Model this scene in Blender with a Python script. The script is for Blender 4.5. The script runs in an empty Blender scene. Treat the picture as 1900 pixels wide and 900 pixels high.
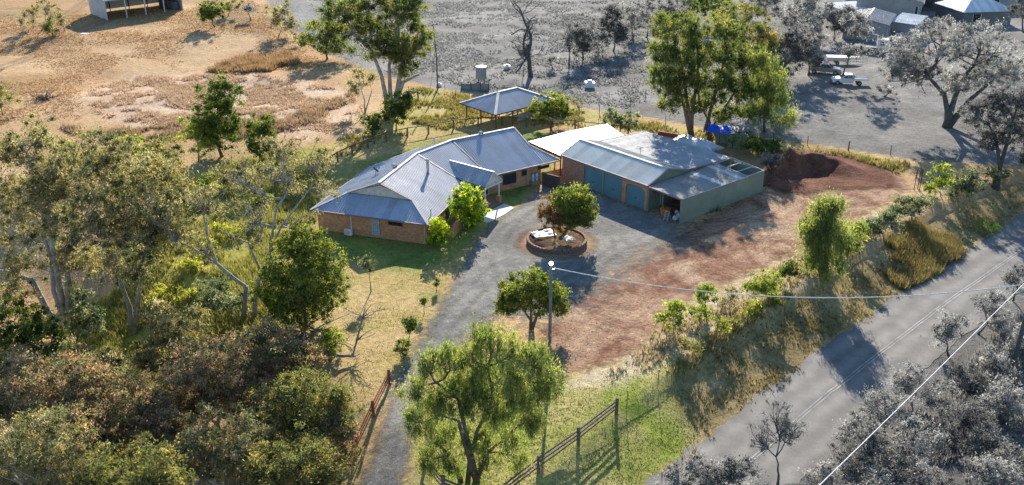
import bpy, math, random
import numpy as np
from mathutils import Vector
rng = np.random.default_rng(7); random.seed(7)
S = bpy.context.scene; COL = S.collection
# ------------------------------------------------------------------ camera, sky, sun, exposure
FPX, PITCH, CAMZ = 1750.0, math.radians(24.2), 40.0
cam = bpy.data.cameras.new('camera'); cam.sensor_width = 36; cam.lens = FPX/1900*36
cam.clip_end = 6000; cam.clip_start = 1
co = bpy.data.objects.new('camera', cam); COL.objects.link(co)
co.location = (0, 0, CAMZ); co.rotation_euler = (math.pi/2-PITCH, 0, 0); S.camera = co
SUN_EL, SUN_AZ = math.radians(25), math.radians(4)          # sun stands behind the house, a touch to the right
W = bpy.data.worlds.new('World'); S.world = W; W.use_nodes = True
nt = W.node_tree; bg = nt.nodes['Background']; bg.inputs[1].default_value = 0.105
sky = nt.nodes.new('ShaderNodeTexSky'); sky.sky_type = 'NISHITA'; sky.sun_disc = False
sky.sun_elevation = SUN_EL; sky.sun_rotation = SUN_AZ; sky.air_density = 1.3; sky.dust_density = 0.2; sky.ozone_density = 5
nt.links.new(sky.outputs[0], bg.inputs[0])
sl = bpy.data.lights.new('sun', 'SUN'); sl.energy = 5.0; sl.angle = math.radians(0.55); sl.color = (1, .90, .75)
so = bpy.data.objects.new('sun', sl); COL.objects.link(so)
sd = Vector((math.sin(SUN_AZ)*math.cos(SUN_EL), math.cos(SUN_AZ)*math.cos(SUN_EL), math.sin(SUN_EL)))
so.rotation_euler = sd.to_track_quat('Z', 'Y').to_euler(); so.location = (10, 200, 120)
vs = S.view_settings; vs.view_transform = 'Standard'; vs.look = 'None'; vs.gamma = 1; vs.exposure = 1.1
S.cycles.max_bounces = 5; S.cycles.transparent_max_bounces = 12
try: S.cycles.use_denoising = True
except Exception: pass

# ------------------------------------------------------------------ geometry of the view (where things stand on the ground)
cP, sP = math.cos(PITCH), math.sin(PITCH)
def ray(x, y):
    u, v = (x-950)/FPX, (y-450)/FPX
    return np.array([u, cP-v*sP, -sP-v*cP])
def gz(x, y, z=0.0):
    r = ray(x, y); t = (CAMZ-z)/-r[2]; return np.array([r[0]*t, r[1]*t, z])
def at(x, y, Y):
    r = ray(x, y); t = Y/r[1]; return np.array([r[0]*t, Y, CAMZ+r[2]*t])
def poly(pts): return np.array([gz(*p)[:2] for p in pts])
def ss(a, b, x):
    t = np.clip((x-a)/(b-a), 0, 1); return t*t*(3-2*t)
def seg_d(P, A, B):
    d = B-A; t = np.clip(((P-A)@d)/(d@d), 0, 1); q = P-(A+t[:, None]*d)
    return np.hypot(q[:, 0], q[:, 1]), d[0]*(P[:, 1]-A[1])-d[1]*(P[:, 0]-A[0])
def line_sd(P, L):
    """signed distance to a polyline, + on its right-hand side"""
    best = np.full(len(P), 1e9); sg = np.ones(len(P))
    for A, B in zip(L[:-1], L[1:]):
        d, c = seg_d(P, A, B); m = d < best
        best[m] = d[m]; sg[m] = np.where(c[m] > 0, -1, 1)
    return best*sg
def poly_sd(P, L):
    """signed distance to a closed polygon, + inside"""
    best = np.full(len(P), 1e9); ins = np.zeros(len(P), bool)
    for A, B in zip(L, np.roll(L, -1, 0)):
        d, _ = seg_d(P, A, B); best = np.minimum(best, d)
        cr = (A[1] > P[:, 1]) != (B[1] > P[:, 1])
        xx = (B[0]-A[0])*(P[:, 1]-A[1])/(B[1]-A[1]+1e-12)+A[0]
        ins ^= cr & (P[:, 0] < xx)
    return np.where(ins, best, -best)
LAT = np.random.default_rng(3).random((64, 64))
def vnoise(P, sc, off=0.0):
    q = P*sc+off; i = np.floor(q).astype(int); f = q-i; f = f*f*(3-2*f)
    a = LAT[i[:, 0] % 64, i[:, 1] % 64]; b = LAT[(i[:, 0]+1) % 64, i[:, 1] % 64]
    c = LAT[i[:, 0] % 64, (i[:, 1]+1) % 64]; d = LAT[(i[:, 0]+1) % 64, (i[:, 1]+1) % 64]
    return (a*(1-f[:, 0])+b*f[:, 0])*(1-f[:, 1])+(c*(1-f[:, 0])+d*f[:, 0])*f[:, 1]
def fbm(P, sc, off=0.0):
    return (vnoise(P, sc, off)+.5*vnoise(P, sc*2.1, off+9)+.25*vnoise(P, sc*4.3, off+23))/1.75
CREST = poly([(840, 985), (1000, 892), (1143, 770), (1250, 690), (1390, 600), (1480, 540), (1580, 470), (1700, 402), (1800, 352), (1950, 300)])
GULLY = poly([(-420, 330), (-60, 470), (170, 600), (330, 740), (430, 900), (480, 1050)])
MOUND_C = gz(1505, 322)[:2]
def hz(P):
    P = np.atleast_2d(np.asarray(P, float))[:, :2]
    d = line_sd(P, CREST)
    z = -.75*ss(0, 1.1, d)-.75*ss(.8, 5.5, d)-1.6*ss(19, 34, d)
    dg = np.abs(line_sd(P, GULLY)); z = z-3.6*(1-ss(1.5, 13, dg))
    z = z+(fbm(P, .07, 5)-.5)*1.3*ss(126, 150, P[:, 1])
    z = z+2.5*ss(150, 235, P[:, 1])*ss(-20, -60, P[:, 0])
    z = z+(vnoise(P, .9, 3)-.5)*.10*ss(18, 26, np.hypot(P[:, 0]-4, P[:, 1]-100))
    # spoil heap beside the machinery shed: a crescent bank round a scooped hollow
    q = P-MOUND_C; u = q[:, 0]*.93+q[:, 1]*.1; v = q[:, 1]*.96-q[:, 0]*.12
    rr = np.hypot(u/6.0, v/4.3); az = np.arctan2(v, u)
    ring = np.exp(-((rr-.62)/.30)**2)*np.clip(.35+.9*np.sin(az*.9+.15), 0, 1.1)
    lump = .55+.5*vnoise(P, .55, 40)+.45*vnoise(P, 1.5, 8)
    z = z+1.75*ring*lump-.35*np.exp(-(rr/.42)**2)
    return z
def GP(x, y):
    z = 0.0
    for _ in range(14):
        p = gz(x, y, z); z = z+.7*(float(hz(p)[0])-z)
    return np.array([p[0], p[1], float(hz(p)[0])])
def ground(p): return float(hz(np.array(p)[:2])[0])

# ------------------------------------------------------------------ materials
MAT = {}
def newmat(name):
    m = bpy.data.materials.new(name); m.use_nodes = True; MAT[name] = m
    return m, m.node_tree, m.node_tree.nodes['Principled BSDF']
def N(t, kind, **kw):
    n = t.nodes.new('ShaderNode'+kind)
    for k, v in kw.items():
        if k in n.inputs: n.inputs[k].default_value = v
        else: setattr(n, k, v)
    return n
def mixc(t, fac, a, b, mode='MIX'):
    n = t.nodes.new('ShaderNodeMix'); n.data_type = 'RGBA'; n.blend_type = mode
    for s, v in ((0, fac), (6, a), (7, b)):
        if hasattr(v, 'links') or hasattr(v, 'is_linked'): t.links.new(v, n.inputs[s])
        elif s == 0: n.inputs[0].default_value = v
        else: n.inputs[s].default_value = (*v[:3], 1)
    return n.outputs[2]
def ramp(t, src, stops):
    r = t.nodes.new('ShaderNodeValToRGB'); el = r.color_ramp.elements
    while len(el) < len(stops): el.new(.5)
    for e, (p, c) in zip(el, stops):
        e.position = p; e.color = (*c, 1) if hasattr(c, '__len__') else (c, c, c, 1)
    t.links.new(src, r.inputs[0]); return r.outputs[0]
def noise(t, scale, detail=4, rough=.6, vec=None, dist=0):
    n = N(t, 'TexNoise'); n.inputs['Scale'].default_value = scale; n.inputs['Detail'].default_value = detail
    n.inputs['Roughness'].default_value = rough; n.inputs['Distortion'].default_value = dist
    if vec is not None: t.links.new(vec, n.inputs['Vector'])
    return n.outputs['Fac']
def wpos(t):
    return N(t, 'NewGeometry').outputs['Position']
def bump(t, h, strength=.4, dist=.05, nrm=None):
    b = N(t, 'Bump'); b.inputs['Strength'].default_value = strength; b.inputs['Distance'].default_value = dist
    t.links.new(h, b.inputs['Height'])
    if nrm is not None: t.links.new(nrm, b.inputs['Normal'])
    return b.outputs[0]
def plain(name, c, rough=.6, metal=0, var=.25, scale=3.0, spec=.3, bmp=0):
    """one colour with uneven wear"""
    m, t, b = newmat(name); v = N(t, 'TexCoord').outputs['Object']
    n = noise(t, scale, 5, .65, v); n2 = noise(t, scale*7, 3, .6, v)
    k = ramp(t, n, [(.3, 1-var), (.7, 1+var*.5)]); k2 = ramp(t, n2, [(.3, 1-var*.5), (.7, 1+var*.3)])
    o = mixc(t, 1, c, k, 'MULTIPLY'); o = mixc(t, 1, o, k2, 'MULTIPLY')
    t.links.new(o, b.inputs['Base Color']); b.inputs['Roughness'].default_value = rough
    b.inputs['Metallic'].default_value = metal; b.inputs['Specular IOR Level'].default_value = spec
    if bmp: t.links.new(bump(t, n2, bmp, .03), b.inputs['Normal'])
    return m
def leafmat(name, trans=.45):
    m, t, b = newmat(name); t.nodes.remove(b)
    a = N(t, 'Attribute', attribute_name='Col').outputs['Color']
    d = N(t, 'BsdfDiffuse'); r = N(t, 'BsdfTranslucent'); mx = N(t, 'MixShader'); mx.inputs[0].default_value = trans
    g = N(t, 'BsdfGlossy'); g.inputs['Roughness'].default_value = .55; g.inputs['Color'].default_value = (.8, .8, .8, 1)
    m2 = N(t, 'MixShader'); m2.inputs[0].default_value = .02
    t.links.new(a, d.inputs[0]); t.links.new(mixc(t, 1, a, (1.45, 1.45, .85), 'MULTIPLY') if name == 'leaf' else a, r.inputs[0])
    t.links.new(d.outputs[0], mx.inputs[1]); t.links.new(r.outputs[0], mx.inputs[2])
    t.links.new(mx.outputs[0], m2.inputs[1]); t.links.new(g.outputs[0], m2.inputs[2])
    t.links.new(m2.outputs[0], t.nodes['Material Output'].inputs[0]); return m
leafmat('leaf', .6); leafmat('leaf_grey', .55); leafmat('grass', .45)
def groundmat(name, attr=True, col=None, edge=None, fine=9.0, contrast=.35, bmp=.5):
    m, t, b = newmat(name); p = wpos(t)
    base = N(t, 'Attribute', attribute_name='Col').outputs['Color'] if attr else None
    n1 = noise(t, .16, 7, .68, p, 1.2); n2 = noise(t, 1.7, 6, .7, p, .6); n3 = noise(t, fine, 5, .75, p)
    if not attr: base = mixc(t, ramp(t, n1, [(.40, 0.), (.60, 1.)]), col[0], col[1])
    k2 = ramp(t, n2, [(.28, 1-contrast), (.5, 1.0), (.72, 1+contrast*.8)])
    k3 = ramp(t, n3, [(.3, 1-contrast*1.25), (.5, 1.0), (.7, 1+contrast)])
    o = mixc(t, 1, mixc(t, 1, base, k2, 'MULTIPLY'), k3, 'MULTIPLY')
    if edge:
        tk = N(t, 'Attribute', attribute_name='track').outputs['Fac']; o = mixc(t, 1, o, ramp(t, tk, [(0, 1.), (1, .68)]), 'MULTIPLY')
        sp = ramp(t, noise(t, 3.1, 2, .5, p), [(.66, 0.), (.72, .5)]); o = mixc(t, sp, o, mixc(t, 1, o, (1.7, 1.75, 1.7), 'MULTIPLY'))
    t.links.new(o, b.inputs['Base Color']); b.inputs['Roughness'].default_value = .95; b.inputs['Specular IOR Level'].default_value = .1
    t.links.new(bump(t, n3, bmp, .08, bump(t, n2, bmp, .25)), b.inputs['Normal'])
    if edge:
        a = N(t, 'Attribute', attribute_name='edge').outputs['Fac']
        s = N(t, 'Math', operation='ADD'); t.links.new(a, s.inputs[0])
        mm = N(t, 'Math', operation='MULTIPLY_ADD'); mm.inputs[1].default_value = edge*2; mm.inputs[2].default_value = -edge
        t.links.new(noise(t, 1.1, 6, .7, p), mm.inputs[0]); t.links.new(mm.outputs[0], s.inputs[1])
        r = N(t, 'MapRange'); r.inputs[1].default_value = -.5; r.inputs[2].default_value = .9
        t.links.new(s.outputs[0], r.inputs[0]); t.links.new(r.outputs[0], b.inputs['Alpha'])
    return m
groundmat('ground', contrast=.42)
groundmat('gravel', False, ((.17, .166, .158), (.26, .25, .228)), edge=2.2, fine=11, contrast=.33, bmp=.5)
groundmat('dirt', False, ((.21, .098, .06), (.42, .285, .19)), edge=2.6, fine=4, contrast=.36, bmp=.6)
groundmat('spoil', False, ((.115, .046, .032), (.19, .088, .056)), edge=1.0, fine=5, contrast=.35, bmp=.8)
groundmat('mulch', False, ((.30, .17, .11), (.36, .26, .15)), edge=.5, fine=12, contrast=.35, bmp=.6)
# chip-seal road: pale wheel paths, patches
m, t, b = newmat('asphalt'); p = wpos(t)
uv = N(t, 'UVMap').outputs[0]; sx = N(t, 'SeparateXYZ'); t.links.new(uv, sx.inputs[0])
wv = N(t, 'TexWave', bands_direction='X'); wv.inputs['Scale'].default_value = .17; wv.inputs['Distortion'].default_value = .8
wv.inputs['Detail'].default_value = 2; t.links.new(uv, wv.inputs[0])
o = mixc(t, wv.outputs['Fac'], (.15, .145, .138), (.205, .198, .188))
o = mixc(t, 1, o, ramp(t, noise(t, .5, 5, .7, p), [(.3, .72), (.7, 1.18)]), 'MULTIPLY')
o = mixc(t, 1, o, ramp(t, noise(t, 22, 3, .8, p), [(.25, .7), (.75, 1.25)]), 'MULTIPLY')
t.links.new(o, b.inputs['Base Color']); b.inputs['Roughness'].default_value = .8; b.inputs['Specular IOR Level'].default_value = .25
t.links.new(bump(t, noise(t, 25, 3, .8, p), .3, .02), b.inputs['Normal'])
# brickwork
def brickmat(name, c1, c2, mortar):
    m, t, b = newmat(name); uv = N(t, 'UVMap').outputs[0]
    br = N(t, 'TexBrick'); t.links.new(uv, br.inputs['Vector'])
    br.inputs['Color1'].default_value = (*c1, 1); br.inputs['Color2'].default_value = (*c2, 1); br.inputs['Mortar'].default_value = (*mortar, 1)
    br.inputs['Scale'].default_value = 1; br.inputs['Brick Width'].default_value = .24; br.inputs['Row Height'].default_value = .086
    br.inputs['Mortar Size'].default_value = .006; br.inputs['Bias'].default_value = -.1
    k = ramp(t, noise(t, 1.6, 5, .7, uv), [(.3, .72), (.7, 1.2)]); k2 = ramp(t, noise(t, 9, 3, .7, uv), [(.3, .7), (.7, 1.25)])
    o = mixc(t, 1, mixc(t, 1, br.outputs['Color'], k, 'MULTIPLY'), k2, 'MULTIPLY')
    t.links.new(o, b.inputs['Base Color']); b.inputs['Roughness'].default_value = .9; b.inputs['Specular IOR Level'].default_value = .15
    t.links.new(bump(t, br.outputs['Fac'], -.5, .01), b.inputs['Normal'])
brickmat('brick', (.50, .21, .10), (.64, .35, .19), (.54, .40, .29))
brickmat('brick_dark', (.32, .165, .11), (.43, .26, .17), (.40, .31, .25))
def metalmat(name, c, rough=.4, metal=.0, wear=.18, spec=.5):
    m, t, b = newmat(name); p = wpos(t)
    k = ramp(t, noise(t, .45, 5, .65, p), [(.3, 1-wear), (.7, 1+wear*.5)]); k2 = ramp(t, noise(t, 5, 4, .7, p), [(.3, 1-wear*.5), (.7, 1.05)])
    t.links.new(mixc(t, 1, mixc(t, 1, c, k, 'MULTIPLY'), k2, 'MULTIPLY'), b.inputs['Base Color'])
    rr = N(t, 'MapRange'); rr.inputs[3].default_value = rough*.8; rr.inputs[4].default_value = rough*1.25
    t.links.new(noise(t, 1.3, 4, .6, p), rr.inputs[0]); t.links.new(rr.outputs[0], b.inputs['Roughness'])
    b.inputs['Metallic'].default_value = metal; b.inputs['Specular IOR Level'].default_value = spec
def roofmat(name, c, *a):
    for sfx, k in (('', 1.0), ('_b', .9), ('_c', 1.08)): metalmat(name+sfx, tuple(v*k for v in c), *a)
roofmat('roof_grey', (.40, .43, .49), .5, 0, .18, .35); roofmat('roof_lit_front', (.66, .66, .61), .6, 0, .2, .25); roofmat('roof_zinc', (.33, .345, .37), .6, 0, .14, .25); roofmat('roof_white', (.78, .78, .78), .42)
roofmat('roof_cream', (.31, .295, .275), .65, 0, .28, .25); metalmat('clear_sheet', (.50, .54, .56), .5, 0, .3, .3); metalmat('sheet_green', (.25, .29, .23), .5, 0, .2)
metalmat('door_green', (.13, .27, .30), .5, 0, .1); metalmat('cap_light', (.46, .44, .44), .65, 0, .2, .25); metalmat('trim', (.26, .19, .19), .65, 0, .2, .2); metalmat('galv', (.42, .43, .45), .4, .6)
roofmat('roof_far', (.33, .33, .33), .5); roofmat('roof_far_light', (.72, .72, .72), .5); metalmat('wall_far', (.30, .30, .30), .8); metalmat('wall_far_dark', (.16, .16, .16), .7)
metalmat('wall_pale', (.45, .47, .50), .5)
plain('cream', (.66, .63, .58), .6); plain('white', (.78, .78, .76), .5, 0, .12); plain('dark', (.02, .022, .028), .4, 0, .3); plain('glass', (.03, .04, .055), .08, 0, .1, spec=.6)
plain('grey_paint', (.25, .25, .25), .35, 0, .1, spec=.5); plain('dark_paint', (.10, .10, .10), .3, 0, .1, spec=.5); plain('tyre', (.02, .02, .02), .9)
plain('timber', (.17, .125, .11), .85, 0, .4, 4); plain('timber_red', (.27, .085, .05), .8, 0, .35, 4); plain('timber_dark', (.10, .075, .065), .85, 0, .35, 4); plain('pole_wood', (.21, .215, .20), .85, 0, .3, 3)
plain('pole_grey', (.10, .10, .10), .85, 0, .3, 3); plain('concrete', (.62, .60, .56), .8, 0, .15, 1.2); plain('steel_dark', (.06, .055, .05), .6, .3, .3)
plain('bark_pale', (.40, .37, .33), .85, 0, .55, 1.5, bmp=.5); plain('bark', (.16, .125, .10), .9, 0, .5, 2, bmp=.6); plain('bark_grey', (.11, .11, .11), .9, 0, .45, 2, bmp=.5); plain('dead_wood', (.30, .26, .23), .9, 0, .45, 2, bmp=.5)
plain('tarp_blue', (.008, .10, .60), .6, 0, .2, 2, spec=.25); plain('tarp_silver', (.55, .56, .58), .4, .1, .25, 1.5, .5, .4); plain('plastic_white', (.62, .62, .62), .6, 0, .4, 1.6, .3, .6)
plain('orange', (.75, .22, .04), .5); plain('wire', (.9, .88, .84), .5); plain('stone', (.26, .17, .13), .9, 0, .45, 2, bmp=.6); plain('junk_white', (.6, .62, .65), .5, 0, .3, 6)
plain('ins', (.45, .5, .55), .4); plain('paint_line', (.33, .33, .32), .8, 0, .5, .8); plain('pale_blue', (.45, .62, .72), .4)
m, t, b = newmat('lamp_glow'); b.inputs['Emission Color'].default_value = (1, .72, .85, 1); b.inputs['Emission Strength'].default_value = 7
m, t, b = newmat('lamp_warm'); b.inputs['Emission Color'].default_value = (1, .75, .4, 1); b.inputs['Emission Strength'].default_value = 3

# ------------------------------------------------------------------ mesh helpers
def link(name, me, mat, parent=None):
    o = bpy.data.objects.new(name, me); COL.objects.link(o)
    if mat is not None and len(me.materials) == 0: me.materials.append(MAT[mat])
    if parent is not None: o.parent = parent; o.matrix_parent_inverse = parent.matrix_world.inverted()
    return o
def tag(o, label=None, cat=None, group=None, kind=None):
    for k, v in (('label', label), ('category', cat), ('group', group), ('kind', kind)):
        if v: o[k] = v
    return o
def thing(name, loc, label, cat, group=None):
    o = bpy.data.objects.new(name, None); COL.objects.link(o); o.location = [float(v) for v in loc]; o.empty_display_size = .3
    o.matrix_world.translation = o.location
    return tag(o, label, cat, group)
def base_of(o):
    p = np.zeros(3)
    while o is not None: p = p+np.array(o.location); o = o.parent
    return p
class MB:
    def __init__(s): s.v = []; s.f = []
    def add(s, vs, fs):
        k = len(s.v); s.v += [tuple(float(c) for c in v) for v in vs]; s.f += [tuple(i+k for i in f) for f in fs]; return s
    def hexa(s, b4, t4):
        return s.add(list(b4)+list(t4), [(3, 2, 1, 0), (4, 5, 6, 7), (0, 1, 5, 4), (1, 2, 6, 5), (2, 3, 7, 6), (3, 0, 4, 7)])
    def box(s, c, ux, uy, hx, hy, z0, z1):
        """box round plan point c with plan axes ux, uy (2-d unit vectors)"""
        c = np.array(c[:2]); ux = np.array(ux[:2]); uy = np.array(uy[:2])
        q = [c-ux*hx-uy*hy, c+ux*hx-uy*hy, c+ux*hx+uy*hy, c-ux*hx+uy*hy]
        if ux[0]*uy[1]-ux[1]*uy[0] < 0: q = q[::-1]
        return s.hexa([(*p, z0) for p in q], [(*p, z1) for p in q])
    def beam(s, a, b, w, h=None):
        """square bar between two points"""
        a = np.array(a, float); b = np.array(b, float); d = b-a; d /= np.linalg.norm(d); h = h or w
        r = np.cross(d, (0, 0, 1.)); 
        if np.linalg.norm(r) < 1e-3: r = np.array([1., 0, 0])
        r /= np.linalg.norm(r); u = np.cross(r, d)
        q = [(-1, -1), (1, -1), (1, 1), (-1, 1)]
        return s.hexa([a+r*i*w/2+u*j*h/2 for i, j in q][::-1], [b+r*i*w/2+u*j*h/2 for i, j in q][::-1])
    def tube(s, pts, radii, n=7, caps=True):
        pts = [np.array(p, float) for p in pts]; k = len(s.v); R = radii if hasattr(radii, '__len__') else [radii]*len(pts)
        for i, p in enumerate(pts):
            d = pts[min(i+1, len(pts)-1)]-pts[max(i-1, 0)]; d = d/(np.linalg.norm(d)+1e-9)
            r = np.cross(d, (0.3, 1., 0.2)); r /= np.linalg.norm(r)+1e-9; u = np.cross(r, d)
            for j in range(n):
                a = 2*math.pi*j/n; s.v.append(tuple(p+(r*math.cos(a)+u*math.sin(a))*R[i]))
        for i in range(len(pts)-1):
            for j in range(n):
                s.f.append((k+i*n+j, k+i*n+(j+1) % n, k+(i+1)*n+(j+1) % n, k+(i+1)*n+j))
        if caps: s.f.append(tuple(k+j for j in range(n))[::-1]); s.f.append(tuple(k+(len(pts)-1)*n+j for j in range(n)))
        return s
    def lathe(s, c, prof, n=16):
        k = len(s.v)
        for r, z in prof:
            for j in range(n):
                a = 2*math.pi*j/n; s.v.append((c[0]+r*math.cos(a), c[1]+r*math.sin(a), c[2]+z))
        for i in range(len(prof)-1):
            for j in range(n): s.f.append((k+i*n+j, k+i*n+(j+1) % n, k+(i+1)*n+(j+1) % n, k+(i+1)*n+j))
        s.f.append(tuple(k+j for j in range(n))[::-1]); s.f.append(tuple(k+(len(prof)-1)*n+j for j in range(n)))
        return s
    def prism(s, pts2, z0, z1):
        n = len(pts2); ar = sum(pts2[i][0]*pts2[(i+1) % n][1]-pts2[(i+1) % n][0]*pts2[i][1] for i in range(n))
        if ar < 0: pts2 = list(pts2)[::-1]
        vs = [(p[0], p[1], z0) for p in pts2]+[(p[0], p[1], z1) for p in pts2]
        return s.add(vs, [tuple(range(n))[::-1], tuple(range(n, 2*n))]+[(i, (i+1) % n, n+(i+1) % n, n+i) for i in range(n)])
    def slab(s, pts3, th, dirn=(0, 0, -1)):
        """thick plate from a 3-d polygon"""
        n = len(pts3); d = np.array(dirn)*th; a = [np.array(p, float) for p in pts3]
        nn = np.cross(a[1]-a[0], a[2]-a[1])
        if nn@d > 0: a = a[::-1]
        return s.add(a+[p+d for p in a], [tuple(range(n)), tuple(range(n, 2*n))[::-1]]+[((i+1) % n, i, n+i, n+(i+1) % n) for i in range(n)])
    def build(s, name, mat, parent=None, smooth=False, bevel=0):
        me = bpy.data.meshes.new(name); me.from_pydata(s.v, [], s.f); me.update()
        uvl = me.uv_layers.new(name='UVMap'); nv = len(me.loops)
        vi = np.empty(nv, np.int32); me.loops.foreach_get('vertex_index', vi)
        cv = np.array(s.v)[vi]; nr = np.empty(len(me.polygons)*3); me.polygons.foreach_get('normal', nr); nr = nr.reshape(-1, 3)
        lt = np.empty(len(me.polygons), np.int32); me.polygons.foreach_get('loop_total', lt); ln = np.repeat(nr, lt, 0)
        hor = np.abs(ln[:, 2]) > .8; tx = -ln[:, 1]; ty = ln[:, 0]; q = np.hypot(tx, ty)+1e-9
        uv = np.where(hor[:, None], cv[:, :2], np.stack([(cv[:, 0]*tx+cv[:, 1]*ty)/q, cv[:, 2]], 1))
        uvl.data.foreach_set('uv', uv.astype(np.float32).ravel())
        if parent is not None:
            o = base_of(parent); me.vertices.foreach_set('co', (np.array(s.v)-o).astype(np.float32).ravel()); me.update()
        if smooth: me.polygons.foreach_set('use_smooth', np.ones(len(me.polygons), bool))
        ob = bpy.data.objects.new(name, me); COL.objects.link(ob); me.materials.append(MAT[mat])
        if parent is not None: ob.parent = parent
        if bevel:
            bv = ob.modifiers.new('bevel', 'BEVEL'); bv.width = bevel; bv.segments = 2; bv.limit_method = 'ANGLE'
        return ob
def npmesh(name, V, Fq, mat, parent=None, col=None, smooth=False, attrs=None):
    """fast mesh from numpy verts and equal-sided faces"""
    me = bpy.data.meshes.new(name); k = Fq.shape[1]
    if parent is not None: V = V-base_of(parent)
    me.vertices.add(len(V)); me.vertices.foreach_set('co', V.astype(np.float32).ravel())
    me.loops.add(Fq.size); me.loops.foreach_set('vertex_index', Fq.astype(np.int32).ravel())
    me.polygons.add(len(Fq)); me.polygons.foreach_set('loop_start', np.arange(0, Fq.size, k, dtype=np.int32))
    me.polygons.foreach_set('loop_total', np.full(len(Fq), k, np.int32))
    if smooth: me.polygons.foreach_set('use_smooth', np.ones(len(Fq), bool))
    me.update(calc_edges=True)
    if col is not None:
        a = me.color_attributes.new('Col', 'FLOAT_COLOR', 'POINT')
        a.data.foreach_set('color', np.concatenate([col, np.ones((len(col), 1))], 1).astype(np.float32).ravel())
    for nm, arr in (attrs or {}).items():
        a = me.attributes.new(nm, 'FLOAT', 'POINT'); a.data.foreach_set('value', arr.astype(np.float32))
    me.materials.append(MAT[mat]); ob = bpy.data.objects.new(name, me); COL.objects.link(ob)
    if parent is not None: ob.parent = parent
    return ob
def clip_axis(pl, ax, val, keep):
    out = []
    for i, p in enumerate(pl):
        q = pl[(i+1) % len(pl)]; a = (p[ax]-val)*keep; b = (q[ax]-val)*keep
        if a >= 0: out.append(p)
        if (a > 0 > b) or (a < 0 < b): s = a/(a-b); out.append(p+(q-p)*s)
    return out
def ribbed(mb, pts3, along, pitch=.25, h=.03, rib=.09):
    """ribbed sheeting over a flat 3-d polygon; along = plan direction of the eave"""
    P = [np.array(p, float) for p in pts3]; n = np.zeros(3)
    for i in range(len(P)): n += np.cross(P[i], P[(i+1) % len(P)])
    n /= np.linalg.norm(n)
    if n[2] < 0 or (abs(n[2]) < 1e-6 and n[1] > 0): n = -n; P = P[::-1]
    U = np.array([along[0], along[1], 0.]); U = U-n*(U@n); U /= np.linalg.norm(U); V = np.cross(n, U); O = P[0]
    Q = [np.array([(p-O)@U, (p-O)@V]) for p in P]; u0 = min(q[0] for q in Q); u1 = max(q[0] for q in Q)
    cuts = []; x = u0
    while x < u1:
        cuts += [(x, 0), (x+pitch-rib, 0), (x+pitch-rib*.75, 1), (x+pitch-rib*.25, 1)]; x += pitch
    cuts.append((x, 0))
    for (a, ha), (b_, hb) in zip(cuts[:-1], cuts[1:]):
        pl = clip_axis(clip_axis(Q, 0, a, 1), 0, b_, -1)
        if len(pl) < 3: continue
        vs = [O+U*q[0]+V*q[1]+n*h*(ha+(hb-ha)*np.clip((q[0]-a)/(b_-a), 0, 1)) for q in pl]
        mb.add(vs, [tuple(range(len(vs)))])
    return n

# ------------------------------------------------------------------ the ground: one sheet to the horizon
def axis(lo, hi, step, far):
    a = list(np.arange(lo, hi+1e-6, step)); d = step
    left, right = [], []; x = lo
    while x > -far: d *= 1.35; x -= d; left.append(x)
    d = step; x = hi
    while x < far: d *= 1.35; x += d; right.append(x)
    return np.array(left[::-1]+a+right)
xs = axis(-105, 110, .72, 2500); ys = axis(38, 215, .72, 2500)
X, Y = np.meshgrid(xs, ys); P2 = np.stack([X.ravel(), Y.ravel()], 1); Z = hz(P2)
far = ss(250, 420, np.hypot(P2[:, 0], P2[:, 1]-100)); Z = Z*(1-far)
PROP = poly([(-600, 60), (0, 20), (95, -6), (300, -20), (470, -8), (520, 45), (600, 95), (655, 118), (700, 135), (800, 165), (860, 171), (985, 176), (1110, 205), (1190, 215),
             (1320, 240), (1450, 260), (1560, 275), (1700, 297), (1900, 309), (2300, 330), (2300, 250), (2150, 260), (1905, 392), (1800, 462), (1690, 532), (1560, 622), (1440, 708), (1290, 828), (1195, 893), (1080, 985), (700, 1400), (-900, 1400)])
LAWN = poly([(560, 470), (600, 330), (640, 290), (690, 268), (760, 250), (880, 234), (990, 236), (1050, 250), (1090, 262), (1040, 300), (1000, 350), (900, 420), (860, 480), (800, 580), (750, 680), (715, 770), (660, 900), (640, 900), (655, 780), (640, 690), (590, 640), (600, 540)])
GREENL = poly([(580, 440), (620, 380), (690, 290), (800, 262), (980, 240), (1050, 250), (1000, 350), (890, 430), (840, 480), (780, 512), (690, 500), (620, 480)])
REED = poly([(150, 195), (170, 160), (250, 140), (330, 140), (430, 135), (560, 150), (640, 165), (680, 200), (640, 240), (560, 262), (460, 250), (330, 235), (230, 235)])
ORNG = poly([(380, 130), (450, 108), (540, 100), (560, 120), (500, 138), (420, 142)])
BANK = poly([(60, 700), (20, 600), (120, 520), (230, 500), (290, 380), (400, 310), (520, 280), (625, 272), (560, 470), (600, 540), (560, 640), (440, 660), (330, 700), (200, 740)])
YGRASS = poly([(600, 285), (640, 255), (720, 240), (690, 215), (760, 165), (860, 174), (985, 180), (1110, 208), (1320, 244), (1560, 280), (1700, 300), (1660, 330), (1540, 290), (1440, 290), (1330, 262), (1180, 245), (1050, 236), (880, 234), (720, 258), (620, 300)])
NEARG = poly([(990, 700), (1060, 700), (1160, 680), (1240, 640), (1340, 720), (1290, 800), (1180, 900), (1080, 980), (860, 980), (760, 900), (780, 760), (880, 640)])
VERGE = poly([(1240, 690), (1400, 590), (1500, 530), (1620, 470), (1800, 370), (1900, 330), (1910, 390), (1690, 530), (1440, 705), (1310, 800)])
STRAW = poly([(1230, 600), (1330, 545), (1480, 475), (1580, 420), (1680, 370), (1740, 350), (1760, 365), (1600, 465), (1480, 535), (1380, 590), (1260, 665), (1150, 705), (1060, 715), (1150, 672)])
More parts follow.
